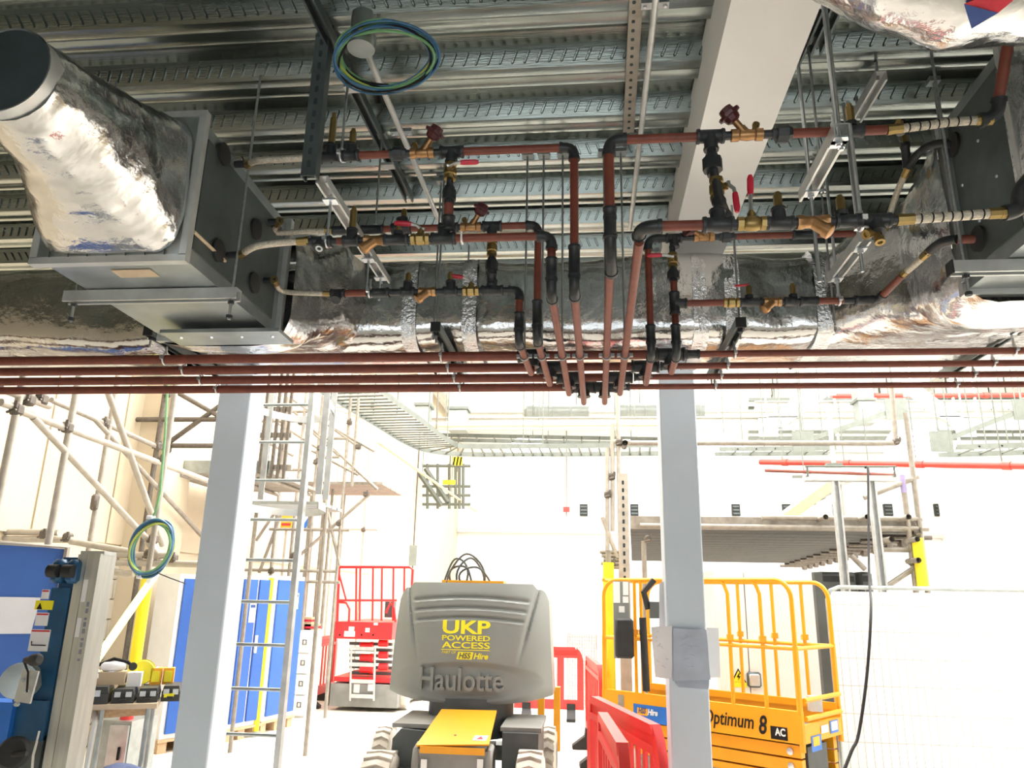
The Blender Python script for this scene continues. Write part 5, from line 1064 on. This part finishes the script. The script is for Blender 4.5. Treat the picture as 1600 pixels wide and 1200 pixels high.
p = W(110, 1190, 5.9); c = thing('red_cylinder', 'small dark red cylinder on the floor under the table', 'cylinder', (p.x, p.y, 0)); MB().lathe((p.x+.02, 5.9, 0), Z_, [(0, .06), (.42, .06), (.47, .03), (.52, .03)], 16).build('bottle', 'red_plastic', c); MB().lathe((p.x+.02, 5.9, .52), Z_, [(0, .02), (.03, .02)], 10).build('valve', 'cable', c)
a, b = W(145, 1125, 6.3), W(200, 1172, 6.3); c = thing('site_cupboard', 'grey steel cupboard under the work table', 'cupboard', ((a.x+b.x)/2, 6.5, 0)); MB().bb((a.x, 6.3, 0), (b.x, 6.7, a.z)).build('body', 'galv', c); MB().bb(((a.x+b.x)/2, 6.28, .03), (b.x-.01, 6.3, a.z-.03)).build('door', 'galv_light', c); MB().bb((b.x-.07, 6.265, a.z*.55), (b.x-.055, 6.28, a.z*.7)).build('handle', 'cable', c)
# ================================================================== scaffolding
def scaffold(label, tubes, couplers=(), r=.024, loc=None, m='scaf'):
    pts = [p for a, b in tubes for p in (a, b)]; c = sum(pts, V())/len(pts); t = thing('scaffold', label, 'scaffold', (c.x, c.y, 0))
    for a, b in tubes: MB().tube(a, b, r, 10).build('tube', m, t)
    for c in couplers:
        mb = MB().bevbox(c, (.075, .09, .085), .018); mb.lathe(c+V((.03, -.05, .0)), (0, 0, 1), [(0, .014), (.05, .014)], 6); mb.lathe(c+V((-.03, -.05, -.03)), (1, 0, .3), [(0, .01), (.07, .01)], 6); mb.build('coupler', 'coupler', t)
    return t
A = lambda x, y: WX(x, y, -4.0); B = lambda x, y: WX(x, y, -4.9)
def vt(f, x0, y0, x1, y1):           # upright: keep plan position of the middle, take heights from the ends
    a, b = f(x0, y0), f(x1, y1); m = f((x0+x1)/2, (y0+y1)/2); return V((m.x, m.y, a.z)), V((m.x, m.y, b.z))
def lv(f, x0, y0, x1, y1):           # level tube
    a, b = f(x0, y0), f(x1, y1); z = (a.z+b.z)/2; return V((a.x, a.y, z)), V((b.x, b.y, z))
tl_ = [vt(A, 118, 610, 80, 832), vt(A, 24, 640, 2, 770), (A(26, 640), A(326, 752)), vt(A, 270, 605, 240, 872), (A(52, 652), A(254, 868)), (A(166, 606), A(254, 852)), lv(A, 0, 612, 78, 630), lv(A, 0, 634, 52, 640)]
for k in (0, 1, 3): a, b = tl_[k]; tl_[k] = (a+V((0, 0, .9)), V((b.x, b.y, 0)))
scaffold('front row of light scaffold tubes along the cream wall at left', tl_, [A(26, 640), A(45, 625), A(105, 668), A(252, 720), A(240, 868), A(65, 624)], .027, m='scaf_light')
t2 = [(B(80, 625), B(250, 700)), vt(B, 180, 605, 138, 868), (B(148, 655), B(318, 840))]
a, b = t2[1]; t2[1] = (a+V((0, 0, .9)), V((b.x, b.y, 0)))
ts_ = scaffold('rear row of scaffold tubes close to the cream wall', t2, [B(165, 660), B(246, 697)], .026)
p = B(148, 785); MB().bevbox(p, (.07, .07, .16), .02).build('sleeve_coupler', 'coupler', ts_)
t3 = [lv(lambda x, y: W(x, y, 8.4), 214, 655, 345, 656), lv(lambda x, y: W(x, y, 8.4), 262, 696, 345, 697), (W(266, 690, 8.4), W(345, 633, 8.4)), (W(275, 612, 8.4), W(345, 652, 8.4)), (V((W(251, 660, 8.4).x, 8.4, 0)), V((W(251, 660, 8.4).x, 8.4, 4.6))), (V((W(266, 660, 8.8).x, 8.8, 0)), V((W(266, 660, 8.8).x, 8.8, 4.6)))]
scaffold('dark scaffold frame behind the left column', t3, [W(250, 697, 8.38), W(262, 702, 8.38), W(262, 615, 8.38)], .03, m='coupler')
f7 = lambda x, y: W(x, y, 6.7)
t4 = [lv(f7, 0, 829, 92, 834), lv(f7, 8, 838, 112, 848), (f7(110, 846), f7(205, 862)), lv(f7, 130, 867, 262, 867), lv(f7, 135, 878, 330, 882), (f7(135, 886), f7(190, 895)), lv(f7, 200, 878, 330, 884), lv(f7, 110, 898, 210, 893), (f7(230, 845), f7(252, 872))]
scaffold('bundle of level scaffold tubes above the blue board at left', t4, [f7(70, 835), f7(106, 840), f7(233, 866), f7(240, 842), f7(270, 872)], .03, m='scaf_light')
z = W(240, 740, 8.95).z; t = thing('scaffold_platform', 'boarded scaffold platform behind the left column', 'platform', (-4.4, 9.2, z))
for k in range(7): MB().bb((-5.3, 8.95+k*.24, z), (-3.85, 9.17+k*.24, z+.04)).build('plank', 'board', t)
for x in (-5.0, -4.5, -4.0): MB().tube((x, 8.85, z-.03), (x, 10.7, z-.03), .024, 8).build('transom', 'scaf', t)
MB().bb((-5.3, 8.9, z), (-3.85, 8.93, z+.16)).build('toe_board', 'galv', t)
# hung cable coil on the left scaffold
cc = W(237, 856, 6.0); t = coil('blue green and yellow cable coil hung on the left scaffold', cc, (1, .3, 0), (.08, 0, 1), .155, .235, ['wire_blue', 'wire_green', 'wire_blue', 'wire_yellow', 'wire_green', 'wire_blue'], 16, .011, .05)
MB().path([W(262, 602, 6.1), W(258, 680, 6.05), W(250, 770, 6.0), W(243, 800, 6.0), W(236, 812, 6.0)], .011, 8).build('hanging_tail', 'wire_green', t)
for (px, py) in ((236, 809), (220, 901)): p = W(px, py, 6.0); MB().bevbox(p, (.05, .07, .035), .008).build('tie', 'paper', t)
MB().path([W(246, 895, 6.0), W(265, 903, 6.2), W(290, 912, 6.6)], .005, 6).build('loose_tail', 'cable', t)
# centre scaffold tower
f9 = lambda x, y: W(x, y, 11.0); f11 = lambda x, y: W(x, y, 14.2)
def up(f, x0, y0, x1, y1, top=.8): a, b = vt(f, x0, y0, x1, y1); return (a+V((0, 0, top)), V((b.x, b.y, 0)))
t5 = [up(f9, 546, 617, 530, 880), up(f9, 500, 630, 483, 895), up(f9, 443, 700, 424, 890), (f9(494, 720), f9(531, 884)), (f9(461, 874), f9(578, 772)), lv(f9, 421, 827, 546, 828), lv(f9, 505, 714, 530, 714), lv(f9, 510, 685, 545, 685), (f9(400, 682), f9(458, 712)), (f9(452, 636), f9(590, 765)), (f9(480, 668), f9(530, 712)), lv(f9, 390, 640, 490, 646), lv(f9, 400, 905, 530, 912), lv(f9, 380, 890, 525, 893), (f9(400, 845), f9(430, 800)), up(f9, 472, 640, 456, 895), (f9(425, 655), f9(500, 702)), (f9(455, 622), f9(560, 698)), lv(f9, 398, 660, 475, 656), lv(f9, 400, 732, 482, 736), (f9(405, 895), f9(446, 785)), (f9(480, 700), f9(560, 742)), lv(f9, 455, 600, 560, 600), (f9(520, 668), f9(585, 705)), up(f9, 560, 640, 548, 770, .8)]
a, b = t5[-1]; t5[-1] = (a, V((b.x, b.y, f9(552, 760).z)))
scaffold('scaffold tower with long braces right of the caged ladder', t5, [f9(494, 722), f9(530, 818), f9(440, 700), f9(485, 800), f9(546, 660), f9(572, 772), f9(424, 892), f9(470, 660), f9(458, 868), f9(500, 700), f9(560, 698)], .024)
t6 = [up(f11, 582, 632, 566, 885), up(f11, 536, 620, 520, 880), (f11(540, 720), f11(585, 757)), (f11(510, 634), f11(585, 660)), lv(f11, 535, 731, 556, 731), lv(f11, 545, 827, 590, 827), (f11(545, 617), f11(582, 600)), lv(f11, 505, 637, 620, 634), (f11(560, 612), f11(605, 640))]
scaffold('rear scaffold frame with thin uprights beyond the tower', t6, [f11(576, 763), f11(568, 828), f11(582, 634)], .022, m='scaf_light')
z = f9(530, 756).z; t = thing('scaffold_platform', 'boarded platform high on the centre scaffold tower', 'platform', (f9(530, 756).x, 11.6, z))
for k in range(5): MB().bb((f9(462, 756).x, 11.05+k*.26, z), (f9(596, 756).x, 11.28+k*.26, z+.04)).build('plank', 'board', t)
for px in (466, 500):
    for y in (11.6, 12.2): x = f9(px, 756).x; MB().tube((x, y, 0), (x, y, z), .024, 8).build('leg', 'scaf', t)
t = thing('louvre_screen', 'dark upright slats stacked beside the left column top', 'screen', (W(424, 670, 8.8).x, 8.8, W(424, 725, 8.8).z))
for k in range(6): p, q = W(404+k*9.5, 622, 8.8), W(400+k*9.5, 750, 8.8); MB().bb((p.x-.016, 8.86, q.z), (p.x+.016, 8.9, p.z+.4)).build('slat', 'coupler', t)
for py in (640, 680, 730): p, q = W(400, py, 8.92), W(456, py, 8.92); MB().bb((p.x, 8.9, p.z-.03), (q.x, 8.95, p.z+.03)).build('cross_rail', 'scaf', t)
z = W(450, 788, 8.2).z; t = thing('scaffold_platform', 'narrow metal walkway behind the caged ladder', 'platform', (W(440, 790, 8.2).x, 8.6, z))
for k in range(4): MB().bb((W(380, 790, 8.2).x, 8.2+k*.2, z), (W(500, 790, 8.2).x, 8.38+k*.2, z+.035)).build('plank', 'galv', t)
for px in (384, 496):
    x = W(px, 790, 8.2).x; MB().tube((x, 8.5, 0), (x, 8.5, z), .024, 8).build('leg', 'scaf', t)
for (x0, y0, x1, y1, lb, m) in ((440, 802, 455, 826, 'orange printed sign sheet behind the ladder', 'orange'), (468, 803, 508, 828, 'white and blue printed sign sheet behind the ladder', 'paper')):
    a, b = W(x0, y0, 12.5), W(x1, y1, 12.5); t = thing('sign_sheet', lb, 'sign', ((a.x+b.x)/2, 12.5, b.z)); MB().bb((a.x, 12.5, b.z), (b.x, 12.52, a.z)).build('sheet', m, t); MB().bb(((a.x+b.x)/2-.02, 12.53, 0), ((a.x+b.x)/2+.02, 12.56, a.z)).build('post', 'scaf_light', t)
    if m == 'paper': MB().prism([(0, 0), (.08, 0), (.2, .2), (.12, .2)], (a.x+.05, 12.49, b.z+.02), X_, Z_, (0, .008, 0)).build('blue_stripe', 'bright_blue', t)
    else: MB().bb((a.x+.02, 12.49, b.z+.05), (b.x-.02, 12.5, b.z+.09)).build('red_stripe', 'red_paint', t)
# ---- right: big boarded platform on scaffold
z = W(1200, 829, 9.2).z; zpl = z+.05; yn = 9.2; yf = WZ(1100, 878, z).y; yf = min(yf, 19); xl0 = W(985, 829, yn).x; xr0 = W(1440, 831, yn).x; xlf = WZ(985, 878, z).x; xrf = WZ(1262, 880, z).x
t = thing('scaffold_platform', 'large dark boarded scaffold platform behind the right column', 'platform', ((xl0+xr0)/2, (yn+yf)/2, z)); n = 16
for k in range(n):
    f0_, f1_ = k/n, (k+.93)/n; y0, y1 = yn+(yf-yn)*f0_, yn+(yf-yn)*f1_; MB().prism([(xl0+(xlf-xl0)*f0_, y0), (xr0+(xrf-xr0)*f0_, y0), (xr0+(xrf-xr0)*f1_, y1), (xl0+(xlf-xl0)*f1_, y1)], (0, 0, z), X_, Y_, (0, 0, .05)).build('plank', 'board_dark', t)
for k in range(13):
    f = k/12; x, y = xr0+(xrf-xr0)*f, yn+(yf-yn)*f; MB().tube((x-.5, y+.1, z-.05), (x+.14, y+.1, z-.05), .03, 8).build('transom', 'coupler', t); MB().bevbox((x, y+.1, z-.07), (.1, .1, .12), .02).build('coupler', 'coupler', t)
MB().bb((xl0, yn-.04, z+.0), (xr0, yn-.005, z+.15)).build('toe_board', 'board', t)
fr = lambda x, y: W(x, y, 9.1)
t8 = [lv(fr, 1000, 822, 1450, 826), lv(fr, 1190, 808, 1440, 812), up(fr, 1405, 700, 1428, 900), up(fr, 1427, 750, 1440, 840), (fr(1393, 605), fr(1400, 692)), lv(fr, 965, 693, 1400, 692), (fr(1435, 745), fr(1350, 778)), (fr(1425, 890), fr(1380, 920)), lv(fr, 1365, 858, 1425, 860), up(fr, 1005, 845, 1008, 900, 0), up(fr, 1368, 855, 1376, 910, 0), (fr(1330, 868), fr(1352, 890))]
t8[2] = (V((t8[2][0].x, 9.1, fr(1405, 742).z)), t8[2][1])
ts_ = scaffold('scaffold carrying the dark platform behind the right column', t8, [fr(1400, 690), fr(1425, 845), fr(1380, 846), fr(1425, 878), fr(1012, 842), fr(1432, 832)], .03)
for (x, y) in ((1040, 841), (1280, 811), (1343, 811), (1406, 811), (1419, 845), (1380, 845), (1421, 877)): p = fr(x, y); MB().lathe(p+V((0, -.25, 0)), Y_, [(0, .03), (.3, .03), (.3, .02), (0, .02)], 12, cap=False).build('tube_end', 'scaf', ts_)
p = fr(1432, 880); MB().tube((p.x, 9.0, fr(1432, 918).z), (p.x, 9.0, fr(1432, 842).z), .06, 12).build('yellow_sleeve', 'bright_yellow', ts_)
p = fr(1410, 760); MB().tube(V((t8[2][0].x, 9.1, fr(1405, 770).z)), V((t8[2][0].x, 9.1, fr(1405, 742).z)), .034, 12).build('lilac_sleeve', 'lilac', ts_)
# left end of it: uprights, stacked tubes, perforated post
f85 = lambda x, y: W(x, y, 8.7)
t9 = [up(f85, 967, 600, 965, 760, .5), (f85(957, 662), f85(957, 830)), (f85(949, 700), f85(949, 860)), (f85(941, 808), f85(965, 872)), lv(f85, 955, 690, 985, 690)]
ts_ = scaffold('thin scaffold uprights left of the right column', t9, [f85(967, 692), f85(956, 745), f85(949, 773), f85(955, 880)], .026, m='scaf_light')
for k, y in enumerate((862, 868, 874, 880, 886)): p = f85(937+(k*3) % 7, y); MB().tube(p, (p.x+.28, p.y, p.z), .022, 8).build('stacked_tube', 'scaf', ts_)
p = f85(976, 695); MB().lathe(p+V((0, -.12, 0)), Y_, [(0, .032), (.25, .032), (.25, .02), (0, .02)], 12, cap=False).build('tube_end', 'coupler', ts_)
p, q = W(968, 740, 8.4), W(984, 740, 8.4); t = thing('perforated_post', 'perforated galvanised post left of the right column', 'post', ((p.x+q.x)/2, 8.45, 0)); MB().chan((W(976, 900, 8.4).x, 8.44, 0), (W(976, 900, 8.4).x, 8.44, p.z), (0, -1, 0), q.x-p.x, .05).build('channel', 'scaf_light', t); holes(t, (W(976, 900, 8.4).x, 8.388, 1.75), (W(976, 900, 8.4).x, 8.388, p.z-.1), (0, -1, 0), .085, .025, .045)
p = W(952, 980, 8.45); t = thing('wrapped_post', 'tall bright yellow sleeved post at the left end of the lift', 'post', (p.x, 8.45, 0)); MB().tube((p.x, 8.45, .3), (p.x, 8.45, W(952, 879, 8.45).z), .06, 16).build('yellow_sleeve', 'bright_yellow', t); MB().tube((p.x, 8.45, 0), (p.x, 8.45, W(952, 860, 8.45).z), .03, 10).build('tube', 'scaf', t)
# grey steel goalpost frame and the hanging lead's support
t = thing('goalpost_gantry', 'grey green steel goalpost frame in front of the dark platform', 'frame', (W(1345, 800, 8.7).x, 8.7, 0))
zt5 = W(1340, 750, 8.7).z
for px in (1311, 1368): x = W(px, 800, 8.7).x; MB().chan((x, 8.7, 0), (x, 8.7, zt5), (0, 1, 0), .085, .06, .008, .02).build('post', 'galv_light', t); MB().bb((x-.1, 8.62, 0), (x+.1, 8.82, .015)).build('foot_plate', 'hall_tray', t)
MB().bb((W(1258, 750, 8.7).x, 8.68, zt5-.01), (W(1402, 750, 8.7).x, 8.8, zt5+.05)).build('head_beam', 'galv_light', t); MB().tube((W(1258, 728, 8.65).x, 8.65, W(1352, 729, 8.65).z), (W(1400, 728, 8.65).x, 8.65, W(1352, 729, 8.65).z), .012, 8).build('top_rail', 'hall_tray', t)
for px in (1262, 1398): x = W(px, 740, 8.66).x; MB().tube((x, 8.66, zt5+.03), (x, 8.66, W(1352, 729, 8.65).z), .012, 8).build('rail_post', 'hall_tray', t)
# dark machines glimpsed behind
for (x0, y0, x1, y1, lb) in ((1278, 893, 1340, 922, 'dark grey machine top behind the right end of the lift'), (1343, 893, 1366, 920, 'small dark green unit beside the dark machine')):
    a, b = W(x0, y0, 9.9), W(x1, y1, 9.9); t = thing('site_machine', lb, 'machine', ((a.x+b.x)/2, 10.1, 0)); MB().bevbox(((a.x+b.x)/2, 10.15, a.z/2), (b.x-a.x, .5, a.z), .03).build('housing', 'boom_dark', t); MB().bb((a.x+.03, 9.895, a.z-.12), (b.x-.03, 9.91, a.z-.05)).build('grille', 'rubber', t)
# stair flight, pale, behind the goalpost frame
t = thing('stair_flight', 'pale metal stair flight rising behind the steel frame', 'stair', (W(1250, 800, 12).x, 12.5, 0)); a0, a1 = W(1195, 826, 12.0), W(1330, 745, 12.0)
for dy in (0, .9): MB().prism([(a0.x, a0.z), (a0.x+.25, a0.z), (a1.x, a1.z), (a1.x-.25, a1.z)], (0, 12+dy, 0), X_, Z_, (0, .05, 0)).build('stringer', 'cardboard' if dy == 0 else 'scaf_light', t)
for k in range(9): f = (k+.5)/9; p = a0.lerp(a1, f); MB().bb((p.x-.12, 12.05, p.z-.015), (p.x+.14, 12.9, p.z+.015)).build('tread', 'hall_steel', t)
for dx in (.1, .9): p = a0.lerp(a1, dx); MB().tube((p.x, 12.02, zpl), (p.x, 12.02, p.z), .03, 8).build('leg', 'scaf_light', t)
# ================================================================== services high in the hall
def tray(label, pts, w=.5, rung=.3, m='hall_tray', name='cable_ladder', n=6, cat='cable ladder'):
    P = bez(pts, n) if len(pts) > 2 else [V(p) for p in pts]; t = thing(name, label, cat, P[0]); Ls, Rs = [], []
    for i, p in enumerate(P):
        d = (P[min(i+1, len(P)-1)]-P[max(i-1, 0)]); d.z = 0; d.normalize(); s = V((-d.y, d.x, 0)); Ls.append(p+s*w/2); Rs.append(p-s*w/2)
    for S_ in (Ls, Rs): MB().grid([[q-V((0, 0, .05)) for q in S_], [q+V((0, 0, .05)) for q in S_]]).build('side_rail', m, t)
    acc = 0.0
    for i in range(len(P)-1):
        seg_ = (P[i+1]-P[i]).length; k = rung-acc
        while k < seg_:
            f = k/seg_; MB().tube(Ls[i].lerp(Ls[i+1], f), Rs[i].lerp(Rs[i+1], f), .02, 5).build('rung', m, t); k += rung
        acc = (acc+seg_) % rung
    for f in (.15, .5, .85):
        p = P[int(f*(len(P)-1))] if len(P) > 2 else P[0].lerp(P[1], f)
        for q in (-1, 1): MB().tube((p.x+q*.2, p.y, p.z), (p.x+q*.2, p.y, 8.6), .012, 6).build('hanger_rod', m, t)
    return t
z = 4.55
a, b = WZ(545, 608, z), WZ(668, 690, z)
tray('curved cable ladder running along the left wall and turning right', [a, a.lerp(b, .6), b, WZ(705, 702, z), WZ(800, 704, z), WZ(1030, 702, z)], .9, .2)
tray('upper straight cable ladder crossing behind the curved one', [W(665, 683, 19), W(1030, 690, 19)], .6, .45)
tray('cable ladder above the red sprinkler pipe at right', [W(1120, 706, 17), W(1300, 704, 17)], .6, .4)
tray('cable ladder at the far right of the hall', [W(1480, 705, 15), W(1640, 700, 15)], .8, .4)
def beamX(label, x0, y0, x1, y1, Y, h=.25, m='hall_steel', name='roof_beam', cat='beam'):
    a, b = W(x0, y0, Y), W(x1, y1, Y); z = (a.z+b.z)/2; t = thing(name, label, cat, ((a.x+b.x)/2, Y, z-h/2))
    MB().bb((a.x, Y, z-h/2), (b.x, Y+.2, z-h/2+.025)).build('lower_flange', m, t); MB().bb((a.x, Y+.085, z-h/2+.02), (b.x, Y+.115, z+h/2-.02)).build('web', m, t); MB().bb((a.x, Y, z+h/2-.025), (b.x, Y+.2, z+h/2)).build('upper_flange', m, t); return t
beamX('white roof beam above the cable ladders', 660, 661, 1660, 659, 18, .3)
beamX('second white roof beam under the round duct', 700, 652, 1640, 644, 23, .25)
beamX('third white roof beam near the roof at right', 1180, 632, 1640, 630, 20, .2)
beamX('white tie beam low across the hall', 1000, 708, 1640, 712, 22, .18)
for i, (y, Y) in enumerate(((613, 26), (624, 25), (637, 27), (652, 26), (674, 25), (684, 24))):
    a, b = W(1170, y, Y), W(1660, y-2, Y); t = thing('roof_purlin', '%s thin roof purlin from the top in the right half' % wh[i], 'purlin', ((a.x+b.x)/2, Y, a.z), 'hall purlins'); MB().bb((a.x, Y, a.z-.05), (min(b.x, 13.9), Y+.12, a.z+.05)).build('bar', 'hall_tray', t)
    for k in range(5): x = a.x+(min(b.x, 13.9)-a.x)*(k+.5)/5; MB().tube((x, Y+.06, a.z), (x, Y+.06, 8.6), .02, 5).build('hanger_rod', 'hall_tray', t)
def ductX(label, x0, x1, y, Y, r):
    a, b = W(x0, y, Y), W(x1, y, Y); t = thing('round_duct', label, 'duct', ((a.x+b.x)/2, Y, a.z-r)); L = b.x-a.x; pr = []; k = 0
    while k < L: pr += [(k, r), (k+.06, r), (k+.07, r*1.04), (k+.11, r*1.04), (k+.12, r)]; k += .5
    MB().lathe((a.x, Y, a.z), X_, pr+[(L, r)], 24).build('duct', 'hall_duct', t); MB().lathe((a.x-.25, Y, a.z), X_, [(0, r*.6), (.1, r*1.1), (.25, r*1.1)], 24).build('end_cone', 'hall_duct', t)
    for f in (.2, .8): MB().tube((a.x+L*f, Y, a.z+r*.9), (a.x+L*f, Y, 8.6), .012, 6).build('hanger_rod', 'hall_tray', t)
    return t
ductX('grey spiral round duct in the distance left of the right column', 832, 918, 643, 21, .20); ductX('grey spiral round duct in the distance touching the right column', 975, 1100, 641, 21, .20); ductX('pale round duct at the far right', 1190, 1330, 648, 24, .2)
for (x0, x1, y1, Y, lb) in ((648, 668, 668, 16, 'narrow pale riser duct left of the wide one'), (700, 728, 672, 17, 'wide pale riser duct above the cable ladder'), (1345, 1370, 660, 17, 'pale riser duct above the goalpost frame')):
    a, b = W(x0, y1, Y), W(x1, y1, Y); t = thing('riser_duct', lb, 'duct', ((a.x+b.x)/2, Y, a.z)); MB().bb((a.x, Y, a.z), (b.x, Y+.4, 8.6)).build('shaft', 'hall_duct', t); MB().bb((a.x-.04, Y-.04, a.z+.5), (b.x+.04, Y+.44, a.z+.56)).build('flange', 'hall_tray', t)
def tubeT(label, a, b, r, m, name='pipe', cat='pipe', cl=()):
    t = thing(name, label, cat, (V(a)+V(b))/2); MB().tube(a, b, r, 12).build('tube', m, t)
    for f in cl: p = V(a).lerp(V(b), f); MB().lathe(p, V(b)-V(a), [(0, r*1.25), (.12, r*1.25)], 12).build('coupling', m, t); MB().tube(p, (p.x, p.y, p.z+1.2), .01, 6).build('hanger_rod', 'hall_tray', t)
    return t
tubeT('bright red sprinkler pipe crossing the hall at right', W(1188, 722, 15.5), W(1660, 729, 11.5), .055, 'sprinkler_red', cl=(.1, .35, .6, .85)); tubeT('thin red pipe near the hall roof at right', W(1300, 619, 19), W(1640, 617, 19), .06, 'sprinkler_red', cl=(.2, .7)); tubeT('thin rusty pipe under the sprinkler pipe', W(1195, 735, 14), W(1400, 742, 14), .03, 'red_pipe', cl=(.3, .8))
tubeT('pale pipe running across below the roof beam', W(660, 664, 16), W(1030, 662, 16), .06, 'wall_cream', cl=(.1, .5, .9))
def brace(label, x0, y0, x1, y1, Y, w=.14, m='hall_steel'):
    a, b = W(x0, y0, Y), W(x1, y1, Y); t = thing('steel_brace', label, 'brace', a); d = (b-a).normalized(); s = d.cross(Y_).normalized(); MB().add([a+s*w, a-s*w, b-s*w, b+s*w]+[p+Y_*.1 for p in (a+s*w, a-s*w, b-s*w, b+s*w)], [(0, 1, 2, 3), (4, 7, 6, 5), (0, 4, 5, 1), (1, 5, 6, 2), (2, 6, 7, 3), (3, 7, 4, 0)]).build('bar', m, t)
    for p in (a, b): MB().bb(p-V((.22, .02, .22)), p+V((.22, 0, .22))).build('gusset', m, t); MB().tube((p.x, p.y+.05, p.z), (p.x, p.y+.05, 8.6), .02, 6).build('hanger_rod', m, t)
brace('white diagonal roof brace at upper right', 1425, 606, 1508, 668, 18, .16); brace('white diagonal roof brace leaning the other way', 1200, 668, 1290, 604, 18, .2); brace('thin grey brace above the stair', 1255, 690, 1400, 640, 16, .05, 'hall_tray'); brace('thin grey brace at the far right', 1470, 690, 1600, 640, 16, .05, 'hall_tray')
for i, (x, y0, y1, Y) in enumerate(((1246, 600, 745, 20), (1303, 690, 727, 12), (1310, 606, 690, 20), (1500, 604, 700, 19), (1528, 604, 655, 19))):
    a, b = W(x, y1, Y), W(x, y0, Y); t = thing('hanger_bar', '%s pale vertical hanger bar from the left in the right half' % wh[i], 'hanger', a, 'hall hanger bars'); MB().tube(a, (a.x, Y, b.z+.6), .035, 8).build('bar', 'scaf_light', t); MB().bb(a-V((.12, .05, .03)), a+V((.12, .05, .03))).build('shoe', 'hall_tray', t)
# mezzanine plant frame far left of the hall
t = thing('plant_frame', 'distant grey plant frame with stair under the curved cable ladder', 'frame', W(690, 795, 24)); f24 = lambda x, y, d=0: W(x, y, 24+d)
for x in (668, 684, 702, 712, 718, 724): MB().tube(f24(x, 795), f24(x, 725), .05, 6).build('upright', 'hall_tray', t)
for y in (728, 760, 774, 788): MB().tube(f24(660, y), f24(735, y), .05, 6).build('rail', 'hall_tray', t)
MB().tube(f24(650, 732), f24(690, 790), .09, 6).build('stair_string', 'hall_tray', t); MB().tube(f24(665, 732), f24(700, 785), .09, 6).build('stair_string', 'hall_tray', t)
def signY(label, x0, y0, x1, y1, Y, m, stripes=False):
    a, b = W(x0, y0, Y), W(x1, y1, Y); t = thing('hazard_sign', label, 'sign', ((a.x+b.x)/2, Y, b.z)); MB().bb((a.x, Y, b.z), (b.x, Y+.03, a.z)).build('board', m, t); w = b.x-a.x
    MB().tube(((a.x+b.x)/2, Y+.05, b.z-.2), ((a.x+b.x)/2, Y+.05, 8.6), .02, 6).build('stem', 'coupler', t)
    if stripes:
        for k in range(3): MB().prism([(w*(.05+k*.33), 0), (w*(.2+k*.33), 0), (w*(.33+k*.33), (a.z-b.z)), (w*(.18+k*.33), (a.z-b.z))], (a.x, Y-.01, b.z), X_, Z_, (0, .009, 0)).build('stripe', 'cable', t)
signY('yellow and black striped hazard board far in the hall', 707, 714, 722, 727, 23.5, 'logo_yellow', True); signY('plain yellow board far in the hall', 692, 750, 711, 757, 23.5, 'logo_yellow'); signY('small red sign on the end wall', 880, 792, 890, 800, 31.8, 'red_plastic'); signY('tall narrow grey notice board behind the boom lift', 640, 852, 650, 884, 20, 'hall_duct'); signY('small blue tag under the cable ladder', 678, 672, 684, 678, 15.6, 'bright_blue')
# skirting pipes along the left wall far back
tubeT('long brown pipe low along the far left wall', W(590, 690, 14), W(745, 800, 28), .035, 'ply', cl=(.3, .6))
# round high bay lamps
for i, (px, py, Y, r) in enumerate(((825, 712, 24, .75), (1130, 712, 20, .72), (1432, 702, 20, .8), (1000, 745, 28, .4))):
    p = W(px, py, Y); t = thing('high_bay_lamp', '%s glowing round lamp from the left in the hall' % wh[i], 'lamp', p, 'hall lamps')
    MB().lathe(p+V((0, .3, 0)), -Y_+V((0, 0, -.25)), [(0, .15), (.1, r*.8), (.25, r)], 28).build('reflector', 'hall_steel', t); MB().lathe(p+V((0, .05, -.06)), -Y_+V((0, 0, -.25)), [(0, r*.96), (.06, r*.9), (.1, r*.6)], 28).build('diffuser', 'lamp_glow', t); MB().tube(p+V((0, .35, .05)), p+V((0, .35, 8.6-p.z)), .02, 6).build('suspension', 'hall_steel', t)
